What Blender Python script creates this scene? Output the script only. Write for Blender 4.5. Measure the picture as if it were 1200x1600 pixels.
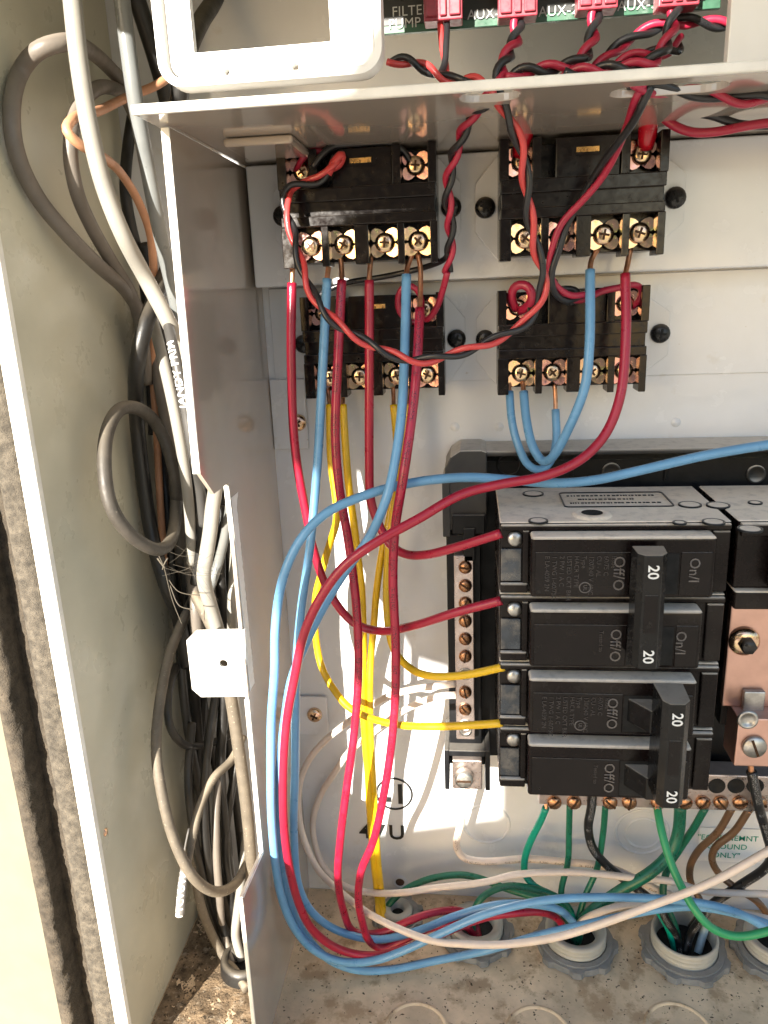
import bpy, math, random
import numpy as np
from mathutils import Vector, Matrix, noise
from mathutils.geometry import tessellate_polygon
random.seed(7)
for o in list(bpy.data.objects): bpy.data.objects.remove(o)
sc = bpy.context.scene
U = 0.00085                      # one drawing unit in metres (breaker pitch = 25.4 mm)

# ------------------------------------------------------------------ camera
F = 1200.0
Zc = -np.array([170., 4200., F]); Zc /= np.linalg.norm(Zc)
Xc = np.array([10500., -82., -F]); Xc -= Zc*(Xc@Zc); Xc /= np.linalg.norm(Xc)
Yc = np.cross(Zc, Xc)
WM = np.array([Xc, Yc, Zc])      # rows: world axes seen from the camera (x right, y down, z forward)
CP = np.array([0., -370., 0.])   # camera position in units; the back wall is the plane y = 0
cam = bpy.data.cameras.new('camera'); co = bpy.data.objects.new('camera', cam); sc.collection.objects.link(co)
cam.sensor_fit = 'HORIZONTAL'; cam.sensor_width = 36; cam.lens = 36*F/1200
cam.clip_start = 0.005; cam.clip_end = 200
r, d, f = WM[:, 0], WM[:, 1], WM[:, 2]
mw = Matrix(((r[0], -d[0], -f[0], CP[0]*U), (r[1], -d[1], -f[1], CP[1]*U), (r[2], -d[2], -f[2], CP[2]*U), (0, 0, 0, 1)))
co.matrix_world = mw; sc.camera = co

# ------------------------------------------------------------------ light
SUN = Vector((0.35, 1.0, -0.32)).normalized()     # direction the light travels
sd = -SUN
w = bpy.data.worlds.new('World'); sc.world = w; w.use_nodes = True
nt = w.node_tree; sky = nt.nodes.new('ShaderNodeTexSky'); sky.sky_type = 'NISHITA'; sky.sun_disc = False
sky.sun_elevation = math.asin(sd.z); sky.sun_rotation = math.atan2(sd.x, sd.y)
sky.air_density = 1.0; sky.dust_density = 1.0; sky.ozone_density = 1.0
bg = nt.nodes['Background']; bg.inputs[1].default_value = 0.085
nt.links.new(sky.outputs[0], bg.inputs[0])
sl = bpy.data.lights.new('sun', 'SUN'); so = bpy.data.objects.new('sun', sl); sc.collection.objects.link(so)
sl.energy = 5.0; sl.angle = math.radians(0.5); sl.color = (1.0, 0.93, 0.82)
so.rotation_euler = SUN.to_track_quat('-Z', 'Y').to_euler()
sc.view_settings.view_transform = 'Standard'; sc.view_settings.look = 'None'
sc.view_settings.gamma = 1; sc.view_settings.use_curve_mapping = False
sc.view_settings.exposure = 1.9

# ------------------------------------------------------------------ geometry helpers
def ray(x, y): return WM @ np.array([x-600., y-800., F])
def P(x, y, d):                  # point d units in front of the back wall
    v = ray(x, y); t = (-d-CP[1])/v[1]; q = CP+t*v; return Vector(q)
def PX(x, y, X):
    v = ray(x, y); t = (X-CP[0])/v[0]; return Vector(CP+t*v)
def PZ(x, y, Z):
    v = ray(x, y); t = (Z-CP[2])/v[2]; return Vector(CP+t*v)
FLOOR = -338.9; XL = -157.6; XD = -97.5
COL = sc.collection

class MB:
    def __init__(s): s.v = []; s.f = []; s.uv = {}; s.sm = set()
    def add(s, vs, fs, smooth=False):
        o = len(s.v); s.v += [Vector(a) for a in vs]
        for q in fs:
            if smooth: s.sm.add(len(s.f))
            s.f.append(tuple(o+i for i in q))
        return o
    def box(s, a, b):
        x0, y0, z0 = a; x1, y1, z1 = b
        x0, x1 = min(x0, x1), max(x0, x1); y0, y1 = min(y0, y1), max(y0, y1); z0, z1 = min(z0, z1), max(z0, z1)
        s.add([(x0,y0,z0),(x1,y0,z0),(x1,y1,z0),(x0,y1,z0),(x0,y0,z1),(x1,y0,z1),(x1,y1,z1),(x0,y1,z1)],
              [(3,2,1,0),(4,5,6,7),(0,1,5,4),(1,2,6,5),(2,3,7,6),(3,0,4,7)]); return s
    def rot(s, prof, c=(0,0,0), axis='y', n=24, closed=False):   # lathe: profile of (radius, height along axis)
        vs = []; fs = []; m = len(prof)
        for k in range(n):
            a = 2*math.pi*k/n; ca, sa = math.cos(a), math.sin(a)
            for (rr, h) in prof:
                if axis == 'y': p = (rr*ca, -h, rr*sa)
                elif axis == 'z': p = (rr*ca, rr*sa, h)
                else: p = (h, rr*ca, rr*sa)
                vs.append((p[0]+c[0], p[1]+c[1], p[2]+c[2]))
        for k in range(n):
            k2 = (k+1) % n
            for i in range(m-1):
                q = (k*m+i, k2*m+i, k2*m+i+1, k*m+i+1)
                fs.append(q if axis != 'y' else q)
        s.add(vs, fs, True)
        return s
    def poly(s, outer, holes, place, t):    # flat plate: 2-D outline with holes; place(u, v, w) -> point, w from 0 to t
        loops = [outer]+list(holes); flat = [p for l in loops for p in l]
        tri = tessellate_polygon([[Vector((p[0], p[1], 0)) for p in l] for l in loops])
        n = len(flat); o = len(s.v)
        vs = [place(p[0], p[1], 0) for p in flat]+[place(p[0], p[1], t) for p in flat]
        fs = [tuple(q) for q in tri]+[tuple(n+i for i in reversed(q)) for q in tri]
        b = 0
        for l in loops:
            m = len(l)
            for i in range(m): fs.append((b+i, b+(i+1) % m, n+b+(i+1) % m, n+b+i))
            b += m
        s.add(vs, fs); return s
    def tube(s, path, r, n=12, cap=True, rad=None):
        pts = [Vector(p) for p in path]; m = len(pts); vs = []; fs = []
        tan = [(pts[min(i+1, m-1)]-pts[max(i-1, 0)]).normalized() for i in range(m)]
        nn = Vector((0, -1, 0)); nn = (nn-tan[0]*nn.dot(tan[0]))
        if nn.length < 1e-3: nn = Vector((0, 0, 1)); nn = nn-tan[0]*nn.dot(tan[0])
        nn.normalize(); L = [0.0]; o = len(s.v); fo = len(s.f)
        for i in range(m):
            if i: L.append(L[-1]+(pts[i]-pts[i-1]).length)
            nn = (nn-tan[i]*nn.dot(tan[i])).normalized(); bb = tan[i].cross(nn)
            rr = rad[i] if rad else r
            for k in range(n):
                a = 2*math.pi*k/n+math.pi
                vs.append(pts[i]+(nn*math.cos(a)+bb*math.sin(a))*rr)
        for i in range(m-1):
            for k in range(n):
                k2 = (k+1) % n
                fs.append((i*n+k, i*n+k2, (i+1)*n+k2, (i+1)*n+k))
                s.uv[fo+len(fs)-1] = ((L[i], k/n), (L[i], (k+1)/n), (L[i+1], (k+1)/n), (L[i+1], k/n))
        if cap:
            fs.append(tuple(range(n-1, -1, -1))); fs.append(tuple((m-1)*n+k for k in range(n)))
        s.add(vs, fs, True); return s
    def mesh(s, name, mt):
        me = bpy.data.meshes.new(name)
        me.from_pydata([v*U for v in s.v], [], s.f); me.update()
        for i in s.sm: me.polygons[i].use_smooth = True
        if s.uv:
            ul = me.uv_layers.new(name='UVMap')
            for fi, q in s.uv.items():
                p = me.polygons[fi]
                for j, li in enumerate(p.loop_indices): ul.data[li].uv = q[j]
        if mt: me.materials.append(mt)
        return me
    def build(s, name, mt, parent=None, loc=(0,0,0), bevel=0, seg=2, fix=True):
        me = s.mesh(name, mt)
        if fix:
            import bmesh
            bm = bmesh.new(); bm.from_mesh(me); bmesh.ops.recalc_face_normals(bm, faces=bm.faces); bm.to_mesh(me); bm.free()
        return link(name, me, parent, loc, bevel, seg)

def link(name, me, parent=None, loc=(0,0,0), bevel=0, seg=2):
    o = bpy.data.objects.new(name, me); COL.objects.link(o); o.location = Vector(loc)*U
    if parent: o.parent = parent
    if bevel:
        m = o.modifiers.new('bevel', 'BEVEL'); m.width = bevel*U; m.segments = seg; m.limit_method = 'ANGLE'; m.angle_limit = math.radians(40)
        m.harden_normals = False
    return o
def tag(o, label, cat, group=None):
    o['label'] = label; o['category'] = cat
    if group: o['group'] = group
    return o
def thing(name, label, cat, loc=(0,0,0), group=None):
    o = bpy.data.objects.new(name, None); COL.objects.link(o); o.location = Vector(loc)*U; o.empty_display_size = 0.005
    return tag(o, label, cat, group)
def dup(o, loc=None, parent=None):
    c = o.copy(); COL.objects.link(c)
    if loc is not None: c.location = Vector(loc)*U
    if parent: c.parent = parent
    for ch in list(o.children): dup(ch, None, c)
    return c
def spline(pts, step=2.0):
    p = [Vector(a) for a in pts]; p = [p[0]*2-p[1]]+p+[p[-1]*2-p[-2]]; out = []
    for i in range(1, len(p)-2):
        a, b, c, d = p[i-1:i+3]; n = max(3, int((c-b).length/step))
        # centripetal Catmull-Rom
        t0 = 0; t1 = t0+max((b-a).length, 1e-3)**.5; t2 = t1+max((c-b).length, 1e-3)**.5; t3 = t2+max((d-c).length, 1e-3)**.5
        for k in range(n):
            t = t1+(t2-t1)*k/n
            A1 = a*((t1-t)/(t1-t0))+b*((t-t0)/(t1-t0)); A2 = b*((t2-t)/(t2-t1))+c*((t-t1)/(t2-t1)); A3 = c*((t3-t)/(t3-t2))+d*((t-t2)/(t3-t2))
            B1 = A1*((t2-t)/(t2-t0))+A2*((t-t0)/(t2-t0)); B2 = A2*((t3-t)/(t3-t1))+A3*((t-t1)/(t3-t1))
            out.append(B1*((t2-t)/(t2-t1))+B2*((t-t1)/(t2-t1)))
    out.append(p[-2]); 
    for _ in range(2):
        out = [out[0]]+[(out[i-1]+out[i]*2+out[i+1])/4 for i in range(1, len(out)-1)]+[out[-1]]
    return out
def text_mesh(txt, size, align='CENTER', extrude=0.0, spacing=1.0, bold=0.0):
    cu = bpy.data.curves.new('txt', 'FONT'); cu.body = txt; cu.size = size; cu.align_x = align; cu.align_y = 'CENTER'
    cu.extrude = extrude; cu.space_character = spacing; cu.offset = bold; cu.resolution_u = 3
    ob = bpy.data.objects.new('txt', cu); COL.objects.link(ob)
    dg = bpy.context.evaluated_depsgraph_get(); dg.update()
    me = bpy.data.meshes.new_from_object(ob.evaluated_get(dg))
    bpy.data.objects.remove(ob); bpy.data.curves.remove(cu); return me
def text(name, txt, size, pos, mt, parent, rot=0, plane='front', align='CENTER', spacing=1.0, bold=0.0):
    """flat lettering on a surface that faces the viewer (front) or upward (top); rot in degrees, clockwise"""
    me = text_mesh(txt, size, align, 0, spacing, bold); a = -math.radians(rot); ca, sa = math.cos(a), math.sin(a)
    for v in me.vertices:
        x, y = v.co.x*ca-v.co.y*sa, v.co.x*sa+v.co.y*ca
        v.co = Vector((x, 0, y))*U if plane == 'front' else Vector((x, y, 0))*U
    me.materials.clear(); me.materials.append(mt); me.name = name
    return link(name, me, parent, pos)
def circ(cx, cy, r, n=20, a0=0): return [(cx+r*math.cos(a0+2*math.pi*k/n), cy+r*math.sin(a0+2*math.pi*k/n)) for k in range(n)]
def rrect(x0, y0, x1, y1, r, n=6):
    o = []
    for cx, cy, a in ((x1-r, y1-r, 0), (x0+r, y1-r, 90), (x0+r, y0+r, 180), (x1-r, y0+r, 270)):
        for k in range(n+1):
            t = math.radians(a+90*k/n); o.append((cx+r*math.cos(t), cy+r*math.sin(t)))
    return o
FR = lambda d: (lambda u, v, w: (u, -d-w, v))       # plate parallel to the back wall, growing towards the viewer
UPP = lambda z: (lambda u, v, w: (u, -v, z+w))      # horizontal plate, u = x, v = distance from the back wall
SIDE = lambda x: (lambda u, v, w: (x+w, -u, v))     # plate parallel to the side wall, u = distance from the back wall

# ------------------------------------------------------------------ materials
MATS = {}
def M(name, col, rough=.5, metal=0, var=.12, vs=150, col2=None, bump=0, bs=1200, dust=0, dcol=(.36,.31,.25), ds=500, coat=0,
      spots=None, sp_s=600, sp_t=.68, prn=None, spec=.5, trans=0, ang=None, dlo=.35, dhi=.85, rvar=.1, wear=None, w_s=180, w_t=.62):
    m = bpy.data.materials.new(name); m.use_nodes = True; n = m.node_tree.nodes; l = m.node_tree.links
    b = n['Principled BSDF']; tc = n.new('ShaderNodeTexCoord')
    b.inputs['Metallic'].default_value = metal; b.inputs['Specular IOR Level'].default_value = spec
    b.inputs['Coat Weight'].default_value = coat; b.inputs['Coat Roughness'].default_value = .08
    if trans: b.inputs['Transmission Weight'].default_value = trans
    def nz(scale, det=4, rgh=.6, src='Object'):
        t = n.new('ShaderNodeTexNoise'); t.inputs['Scale'].default_value = scale; t.inputs['Detail'].default_value = det; t.inputs['Roughness'].default_value = rgh
        l.new(tc.outputs[src], t.inputs['Vector']); return t
    def mp(src, a, b_, c=0, d=1):
        r = n.new('ShaderNodeMapRange'); r.inputs[1].default_value = a; r.inputs[2].default_value = b_; r.inputs[3].default_value = c; r.inputs[4].default_value = d
        l.new(src, r.inputs[0]); return r.outputs[0]
    def mul(a, b_):
        q = n.new('ShaderNodeMath'); q.operation = 'MULTIPLY'; l.new(a, q.inputs[0])
        if isinstance(b_, float): q.inputs[1].default_value = b_
        else: l.new(b_, q.inputs[1])
        return q.outputs[0]
    def mix(fac, A, B):
        q = n.new('ShaderNodeMix'); q.data_type = 'RGBA'
        if isinstance(fac, float): q.inputs[0].default_value = fac
        else: l.new(fac, q.inputs[0])
        for s, i in ((A, 6), (B, 7)):
            if isinstance(s, tuple): q.inputs[i].default_value = (*s, 1)
            else: l.new(s, q.inputs[i])
        return q.outputs[2]
    v1 = nz(vs)
    c2 = col2 or tuple(max(0, c*(1-var*2)) for c in col); c1 = col if col2 else tuple(min(1, c*(1+var)) for c in col)
    c = mix(mp(v1.outputs[0], .3, .7), c1, c2)
    rr = mp(nz(vs*2.3).outputs[0], .3, .7, max(.03, rough-rvar), min(1, rough+rvar))
    if wear:
        c = mix(mp(nz(w_s, 6, .65).outputs[0], w_t, w_t+.1), c, wear)
    if spots:
        c = mix(mp(nz(sp_s, 3, .7).outputs[0], sp_t, sp_t+.06), c, spots)
    if prn:
        sx = n.new('ShaderNodeSeparateXYZ'); l.new(tc.outputs['UV'], sx.inputs[0])
        a = n.new('ShaderNodeMath'); a.operation = 'SUBTRACT'; l.new(sx.outputs[1], a.inputs[0]); a.inputs[1].default_value = .5
        ab = n.new('ShaderNodeMath'); ab.operation = 'ABSOLUTE'; l.new(a.outputs[0], ab.inputs[0])
        band = n.new('ShaderNodeMath'); band.operation = 'LESS_THAN'; l.new(ab.outputs[0], band.inputs[0]); band.inputs[1].default_value = .085
        cx = n.new('ShaderNodeCombineXYZ'); l.new(mul(sx.outputs[0], 1.0), cx.inputs[0]); l.new(mul(sx.outputs[1], 12.0), cx.inputs[1])
        g = n.new('ShaderNodeTexNoise'); g.inputs['Scale'].default_value = 1.7; g.inputs['Detail'].default_value = 1; l.new(cx.outputs[0], g.inputs['Vector'])
        g2 = n.new('ShaderNodeTexNoise'); g2.noise_dimensions = '1D'; g2.inputs['Scale'].default_value = .11; l.new(sx.outputs[0], g2.inputs['W'])
        k = mul(mul(band.outputs[0], mp(g.outputs[0], .5, .54)), mp(g2.outputs[0], .45, .5))
        c = mix(mul(k, .75), c, prn)
    if dust:
        ge = n.new('ShaderNodeNewGeometry'); sx = n.new('ShaderNodeSeparateXYZ'); l.new(ge.outputs['Normal'], sx.inputs[0])
        up = mp(sx.outputs[2], dlo, dhi); q = mul(up, mp(nz(ds*.5, 4, .6).outputs[0], .25, .5, .72, 1)); q = mul(q, float(dust))
        # a thin uneven film everywhere
        fl = mul(mp(nz(ds*.12, 3, .5).outputs[0], .45, .8), .03*dust)
        ad = n.new('ShaderNodeMath'); ad.operation = 'MAXIMUM'; l.new(q, ad.inputs[0]); l.new(fl, ad.inputs[1])
        c = mix(ad.outputs[0], c, dcol)
        mr = n.new('ShaderNodeMix'); l.new(ad.outputs[0], mr.inputs[0]); l.new(rr, mr.inputs[2]); mr.inputs[3].default_value = .9; rr = mr.outputs[0]
        if metal:
            mm = n.new('ShaderNodeMix'); l.new(ad.outputs[0], mm.inputs[0]); mm.inputs[2].default_value = metal; mm.inputs[3].default_value = 0; l.new(mm.outputs[0], b.inputs['Metallic'])
    l.new(c, b.inputs['Base Color']); l.new(rr, b.inputs['Roughness'])
    if bump:
        bp = n.new('ShaderNodeBump'); bp.inputs['Strength'].default_value = bump; bp.inputs['Distance'].default_value = .0006
        l.new(nz(bs, 5, .6).outputs[0], bp.inputs['Height']); l.new(bp.outputs[0], b.inputs['Normal'])
    MATS[name] = m; return m
paint = M('enclosure_paint', (.735,.75,.775), .22, var=.03, vs=30, bump=.05, bs=700, spots=(.5,.45,.38), sp_s=260, sp_t=.72, wear=(.66,.65,.63), w_s=45, w_t=.62, coat=.3)
paint_ol = M('weathered_side_paint', (.53,.51,.405), .33, var=.05, vs=25, bump=.06, bs=500, wear=(.56,.53,.41), w_s=42, w_t=.62, spots=(.40,.36,.27), sp_s=300, sp_t=.77)
paint_dv = M('divider_paint', (.46,.395,.33), .14, var=.03, vs=30, bump=.012, bs=300, coat=.8, rvar=.03)
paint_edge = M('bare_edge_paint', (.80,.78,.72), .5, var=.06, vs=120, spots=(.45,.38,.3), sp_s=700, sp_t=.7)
floor_m = M('dirty_floor_paint', (.76,.58,.38), .7, var=.14, vs=60, bump=.15, bs=900, spots=(.16,.11,.075), sp_s=420, sp_t=.64, wear=(.46,.32,.19), w_s=70, w_t=.52)
white_pl = M('white_plastic', (.82,.81,.78), .35, var=.02, vs=40, bump=.03, bs=800)
black_pl = M('black_phenolic', (.0075,.0045,.0045), .24, spec=.18, var=.25, vs=120, bump=.08, bs=900, dust=1.0, dcol=(.84,.75,.63), dlo=.3, dhi=.7)
relay_pl = M('relay_phenolic', (.009,.0062,.006), .2, spec=.35, var=.15, vs=150, bump=.03, bs=900, dust=.35, dcol=(.30,.26,.22), dlo=.6, dhi=.98)
tray_pl = M('tray_plastic', (.006,.0065,.008), .4, spec=.25, var=.2, vs=100, bump=.1, bs=700, dust=.7, dcol=(.30,.28,.25), dlo=.6, dhi=.95)
brk_face = M('breaker_face', (.0075,.005,.005), .16, spec=.25, var=.2, vs=200, dust=.5, bump=.05, bs=1000, wear=(.03,.026,.024), w_s=200, w_t=.62)
handle_m = M('handle_plastic', (.0065,.0065,.007), .2, spec=.3, var=.2, vs=160, dust=.9, bump=.05, wear=(.025,.025,.025), w_s=200, w_t=.62)
print_w = M('white_print', (.78,.78,.76), .6, var=.05)
print_l = M('dull_white_print', (.40,.42,.41), .6, var=.1)
print_g = M('worn_grey_print', (.17,.155,.145), .6, var=.4, vs=700, col2=(.07,.06,.06))
print_d = M('faint_print', (.075,.065,.062), .6, var=.4, vs=900, col2=(.025,.02,.02))
ink = M('black_ink', (.012,.012,.013), .5, var=.2, wear=(.5,.48,.44), w_s=900, w_t=.66)
green_ink = M('green_ink', (.0,.30,.20), .5, var=.05)
brass = M('yellow_zinc', (.85,.66,.36), .2, 1, var=.1, vs=500, col2=(.66,.42,.36), bump=.1, bs=1500)
clampm = M('iridescent_clamp', (.90,.68,.38), .2, 1, vs=260, col2=(.76,.46,.42), wear=(.62,.60,.28), w_s=330, w_t=.52)
clampm2 = M('pink_clamp', (.82,.40,.44), .22, 1, vs=260, col2=(.80,.52,.36))
copper = M('bare_copper', (.85,.44,.25), .42, 1, var=.15, vs=300)
copper_b = M('busbar_copper', (.66,.42,.35), .38, 1, var=.08, vs=60, bump=.08, bs=500, wear=(.42,.2,.15), w_s=240, w_t=.68, dust=.3)
steel = M('dull_steel', (.50,.49,.47), .35, 1, var=.15, vs=300, bump=.08, dust=.3)
tin = M('tinned_bar', (.58,.49,.46), .32, 1, var=.12, vs=200, bump=.06, dust=.4)
bscrew = M('bronze_screw', (.50,.27,.15), .3, 1, var=.2, vs=400, bump=.1)
dark = M('dark_recess', (.006,.006,.006), .8)
slotm = M('slot_shadow_metal', (.10,.06,.04), .6, 1)
black_sc = M('black_screw', (.012,.011,.011), .3, var=.2, dust=.3)
windowm = M('relay_window_brass', (.75,.47,.18), .3, .9, var=.2, vs=400)
def wire_m(n, c, **k): return M(n, c, k.pop('rough', .34), var=k.pop('var', .06), vs=90, bump=.04, bs=700, spots=k.pop('spots', None), sp_s=500, sp_t=.74, **k)
w_red = wire_m('red_insulation', (.36,.010,.034), spots=(.16,.02,.03), coat=.2)
w_redp = wire_m('red_insulation_printed', (.37,.011,.04), prn=(.02,.0,.005), coat=.2)
w_blue = wire_m('blue_insulation', (.14,.34,.57), spots=(.05,.1,.18), coat=.1)
w_yel = wire_m('yellow_insulation', (.74,.46,.010), spots=(.2,.13,.02), coat=.1)
w_white = wire_m('white_insulation', (.72,.62,.54), spots=(.25,.2,.16))
w_whitep = wire_m('white_insulation_printed', (.72,.61,.53), prn=(.05,.03,.03))
w_green = wire_m('green_insulation', (.008,.15,.085), spots=(.02,.06,.04), prn=(.003,.04,.02))
w_teal = wire_m('teal_insulation', (.0,.27,.18), spots=(.02,.06,.04))
w_lgreen = wire_m('bright_green_insulation', (.03,.30,.12), spots=(.02,.08,.04))
w_black = wire_m('black_insulation', (.010,.010,.011), prn=(.25,.25,.25))
w_brown = wire_m('brown_insulation', (.13,.07,.035))
t_red = wire_m('thin_red_insulation', (.40,.018,.052), coat=.2)
t_sal = wire_m('thin_light_red_insulation', (.56,.055,.055), coat=.2)
t_blk = wire_m('thin_black_insulation', (.018,.018,.02), coat=.1)
plug_m = M('red_plug_nylon', (.30,.035,.055), .35, var=.15, vs=300)
sleeve_m = M('red_vinyl_sleeve', (.46,.008,.02), .2, var=.15, vs=300, coat=.5)
pcb_m = M('green_circuit_board', (.03,.105,.06), .35, var=.2, vs=150)
pcb_k = M('black_silkscreen', (.012,.014,.013), .35, var=.2)
c_white = M('pale_cable', (.25,.24,.215), .45, var=.05, vs=90, bump=.06, bs=700, spots=(.18,.16,.13), sp_s=400, sp_t=.72)
c_taupe = M('taupe_cable', (.15,.13,.11), .45, var=.1, vs=90, bump=.1, bs=800, dust=.35)
c_slate = M('slate_cable', (.16,.17,.17), .35, var=.08, vs=90, bump=.06, bs=700, dust=.2)
c_black = M('black_cable', (.012,.0115,.011), .4, var=.15, vs=120, bump=.12, bs=900, dust=.4, dcol=(.18,.15,.11))
c_dusty = M('dusty_cable', (.12,.10,.075), .65, var=.15, vs=200, bump=.25, bs=1500, dust=.7, dcol=(.36,.30,.22), spots=(.34,.29,.22), sp_s=900, sp_t=.64)
c_ring = M('ring_cable', (.055,.048,.04), .5, var=.15, vs=200, bump=.2, bs=1500, dust=.5, dcol=(.26,.22,.16), spots=(.16,.14,.11), sp_s=700, sp_t=.66)
c_brown = M('copper_brown_cable', (.50,.25,.14), .45, var=.1, vs=100, bump=.05)
c_grey = M('printed_grey_cable', (.06,.058,.056), .45, var=.08, vs=90, bump=.05)
foam = M('weathered_foam', (.075,.06,.043), .95, var=.3, vs=250, bump=1.0, bs=1800, spots=(.04,.03,.022), sp_s=700, sp_t=.6)
foam2 = M('grey_foam', (.10,.085,.065), .95, var=.3, vs=350, bump=1.0, bs=2400, spots=(.05,.042,.033), sp_s=900, sp_t=.6)
pvc = M('grey_pvc', (.40,.40,.365), .5, var=.08, vs=120, dust=.35, dcol=(.5,.42,.32), bump=.1)
nutm = M('zinc_locknut', (.22,.235,.25), .5, .3, var=.15, vs=150, dust=.35, dcol=(.42,.36,.28), bump=.2)
dirt_m = M('dry_debris', (.13,.085,.05), .95, var=.4, vs=300)
dirt_l = M('pale_debris', (.34,.26,.17), .95, var=.4, vs=300)
webm = M('cobweb_silk', (.075,.063,.046), .7, var=.1)
sticker = M('label_paper', (.80,.80,.79), .4, var=.02)
concrete = M('concrete', (.42,.37,.30), .9, var=.15, vs=3)

# ------------------------------------------------------------------ ground out of frame and an added shade board
g = MB(); g.box((-9000, -12000, -1420), (9000, 900, -1400)); o = g.build('ground', concrete); o['kind'] = 'structure'
# added board, unseen behind the camera, cut to shape the shade over the panel
def lift(xp, zp, k): return Vector((xp-.35*k, -k, zp+.32*k))
sh = [(36,52),(19,35),(8,20),(-30,16),(-40,8),(-61,-20),(-61,-86),(-47,-90),(-47,-112),(-54,-120),(-52,-150),(-42,-166),(-32,-188),(-6,-196),(10,-205),(15,-240),(14,-284),(-62,-300),(-62,-480),(420,-480),(420,60)]
m = MB(); vs = [lift(a, b, 760) for a, b in sh]+[lift(a, b, 775) for a, b in sh]; n = len(sh)
tri = tessellate_polygon([[Vector((a, b, 0)) for a, b in sh]])
m.add(vs, [tuple(t) for t in tri]+[tuple(n+i for i in reversed(t)) for t in tri]+[(i, (i+1) % n, n+(i+1) % n, n+i) for i in range(n)])
o = m.build('added_shade_board', M('board', (.25,.23,.2), .8)); o['kind'] = 'structure'

# ------------------------------------------------------------------ enclosure
enc = thing('electrical_enclosure', 'open beige sheet metal enclosure with side channel, shelf and dirty floor', 'enclosure', (0,0,FLOOR))
EO = (0, 0, -FLOOR)            # children are drawn in scene units, so shift them back from the empty
def E(mb, name, mt, bevel=0, seg=2, parent=None):
    return mb.build(name, mt, parent or enc, EO if parent is None else (0,0,0), bevel, seg)
RX = 330
back = E(MB().box((-166, 0, -346), (RX, 2.5, 190)), 'back_panel', paint)
zp = P(560, 443, 20).z
E(MB().box((-95.6, -20, zp), (RX, -.4, 54.6)), 'raised_plate', paint, .9, 3)
zs = P(900, 590, 1).z
E(MB().box((-94.5, -1.2, zs), (RX, -.3, zp-.6)), 'overlap_sheet', paint, .35)
E(MB().box((-166, -190, FLOOR-2.5), (RX, -.3, FLOOR)), 'floor_panel', floor_m)
sp = MB().box((XL-2.5, -113, FLOOR+.3), (XL, -.3, 190)); E(sp, 'side_panel', paint_ol, .4)
xf = P(102, 1010, 116).x
E(MB().box((xf-6.2, -116.5, FLOOR+.3), (xf, -113.2, 190)), 'side_flange', paint_edge, .5)
# divider with its notch
def pd(x, y): q = PX(x, y, XD); return (-q.y, q.z)
outl = [(.5, 54.8), (102.6, 54.8), pd(313, 740), pd(335, 772), pd(357, 755), pd(411, 1330), pd(379, 1402), (113, FLOOR+.4), (.5, FLOOR+.4)]
dv = E(MB().poly(outl, [], SIDE(XD-1.6), 1.6), 'divider_panel', paint_dv, .25)
def strip(a, b, wd, name, mt=paint_edge):      # raw hem along the divider's front edge
    m = MB(); a = Vector((0, -a[0], a[1])); b = Vector((0, -b[0], b[1])); t = (b-a).normalized(); nn = Vector((0, -t.z, t.y))
    if nn.y > 0: nn = -nn
    q = [a, b, b+nn*.8, a+nn*.8]
    vs = [p+Vector((XD-wd, 0, 0)) for p in q]+[p+Vector((XD+.25, 0, 0)) for p in q]
    m.add(vs, [(0,1,2,3),(7,6,5,4),(0,4,5,1),(1,5,6,2),(2,6,7,3),(3,7,4,0)]); return E(m, name, mt, .2)
strip((102.6, 54.6), pd(313, 740), 2.6, 'edge_hem'); strip(pd(357, 757), pd(383, 980), 1.9, 'edge_hem'); strip(pd(389, 1092), pd(411, 1330), 1.9, 'edge_hem')
strip(pd(379, 1404), (113, FLOOR+1), 1.5, 'edge_hem'); strip(pd(411, 1331), pd(380, 1401), 1.4, 'edge_hem')
# rough pale strip just inside the notch: a band of light painted as colour
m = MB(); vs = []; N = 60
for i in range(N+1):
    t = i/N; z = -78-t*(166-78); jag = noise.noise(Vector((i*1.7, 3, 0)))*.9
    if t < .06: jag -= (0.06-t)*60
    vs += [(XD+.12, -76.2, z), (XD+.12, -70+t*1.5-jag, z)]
m.add(vs, [(2*i, 2*i+1, 2*i+3, 2*i+2) for i in range(N)]); E(m, 'painted_light_strip', paint_edge)
tb = [(307,985),(383,983),(387,1087),(315,1088),(301,1076),(292,1000)]
tb2 = [(P(x, y, 77).x, P(x, y, 77).z) for x, y in tb]; hc = P(350, 1036, 77)
tab = E(MB().poly(tb2, [circ(hc.x, hc.z, 1.9)], FR(76.2), 1.5), 'mounting_tab', paint_edge, .25)
E(MB().box((-166, -205, 132), (RX, 2, 135)), 'added_sun_hood', paint_ol, .5)  # unseen hood, added to keep sun off the inside of the bezel window
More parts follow.
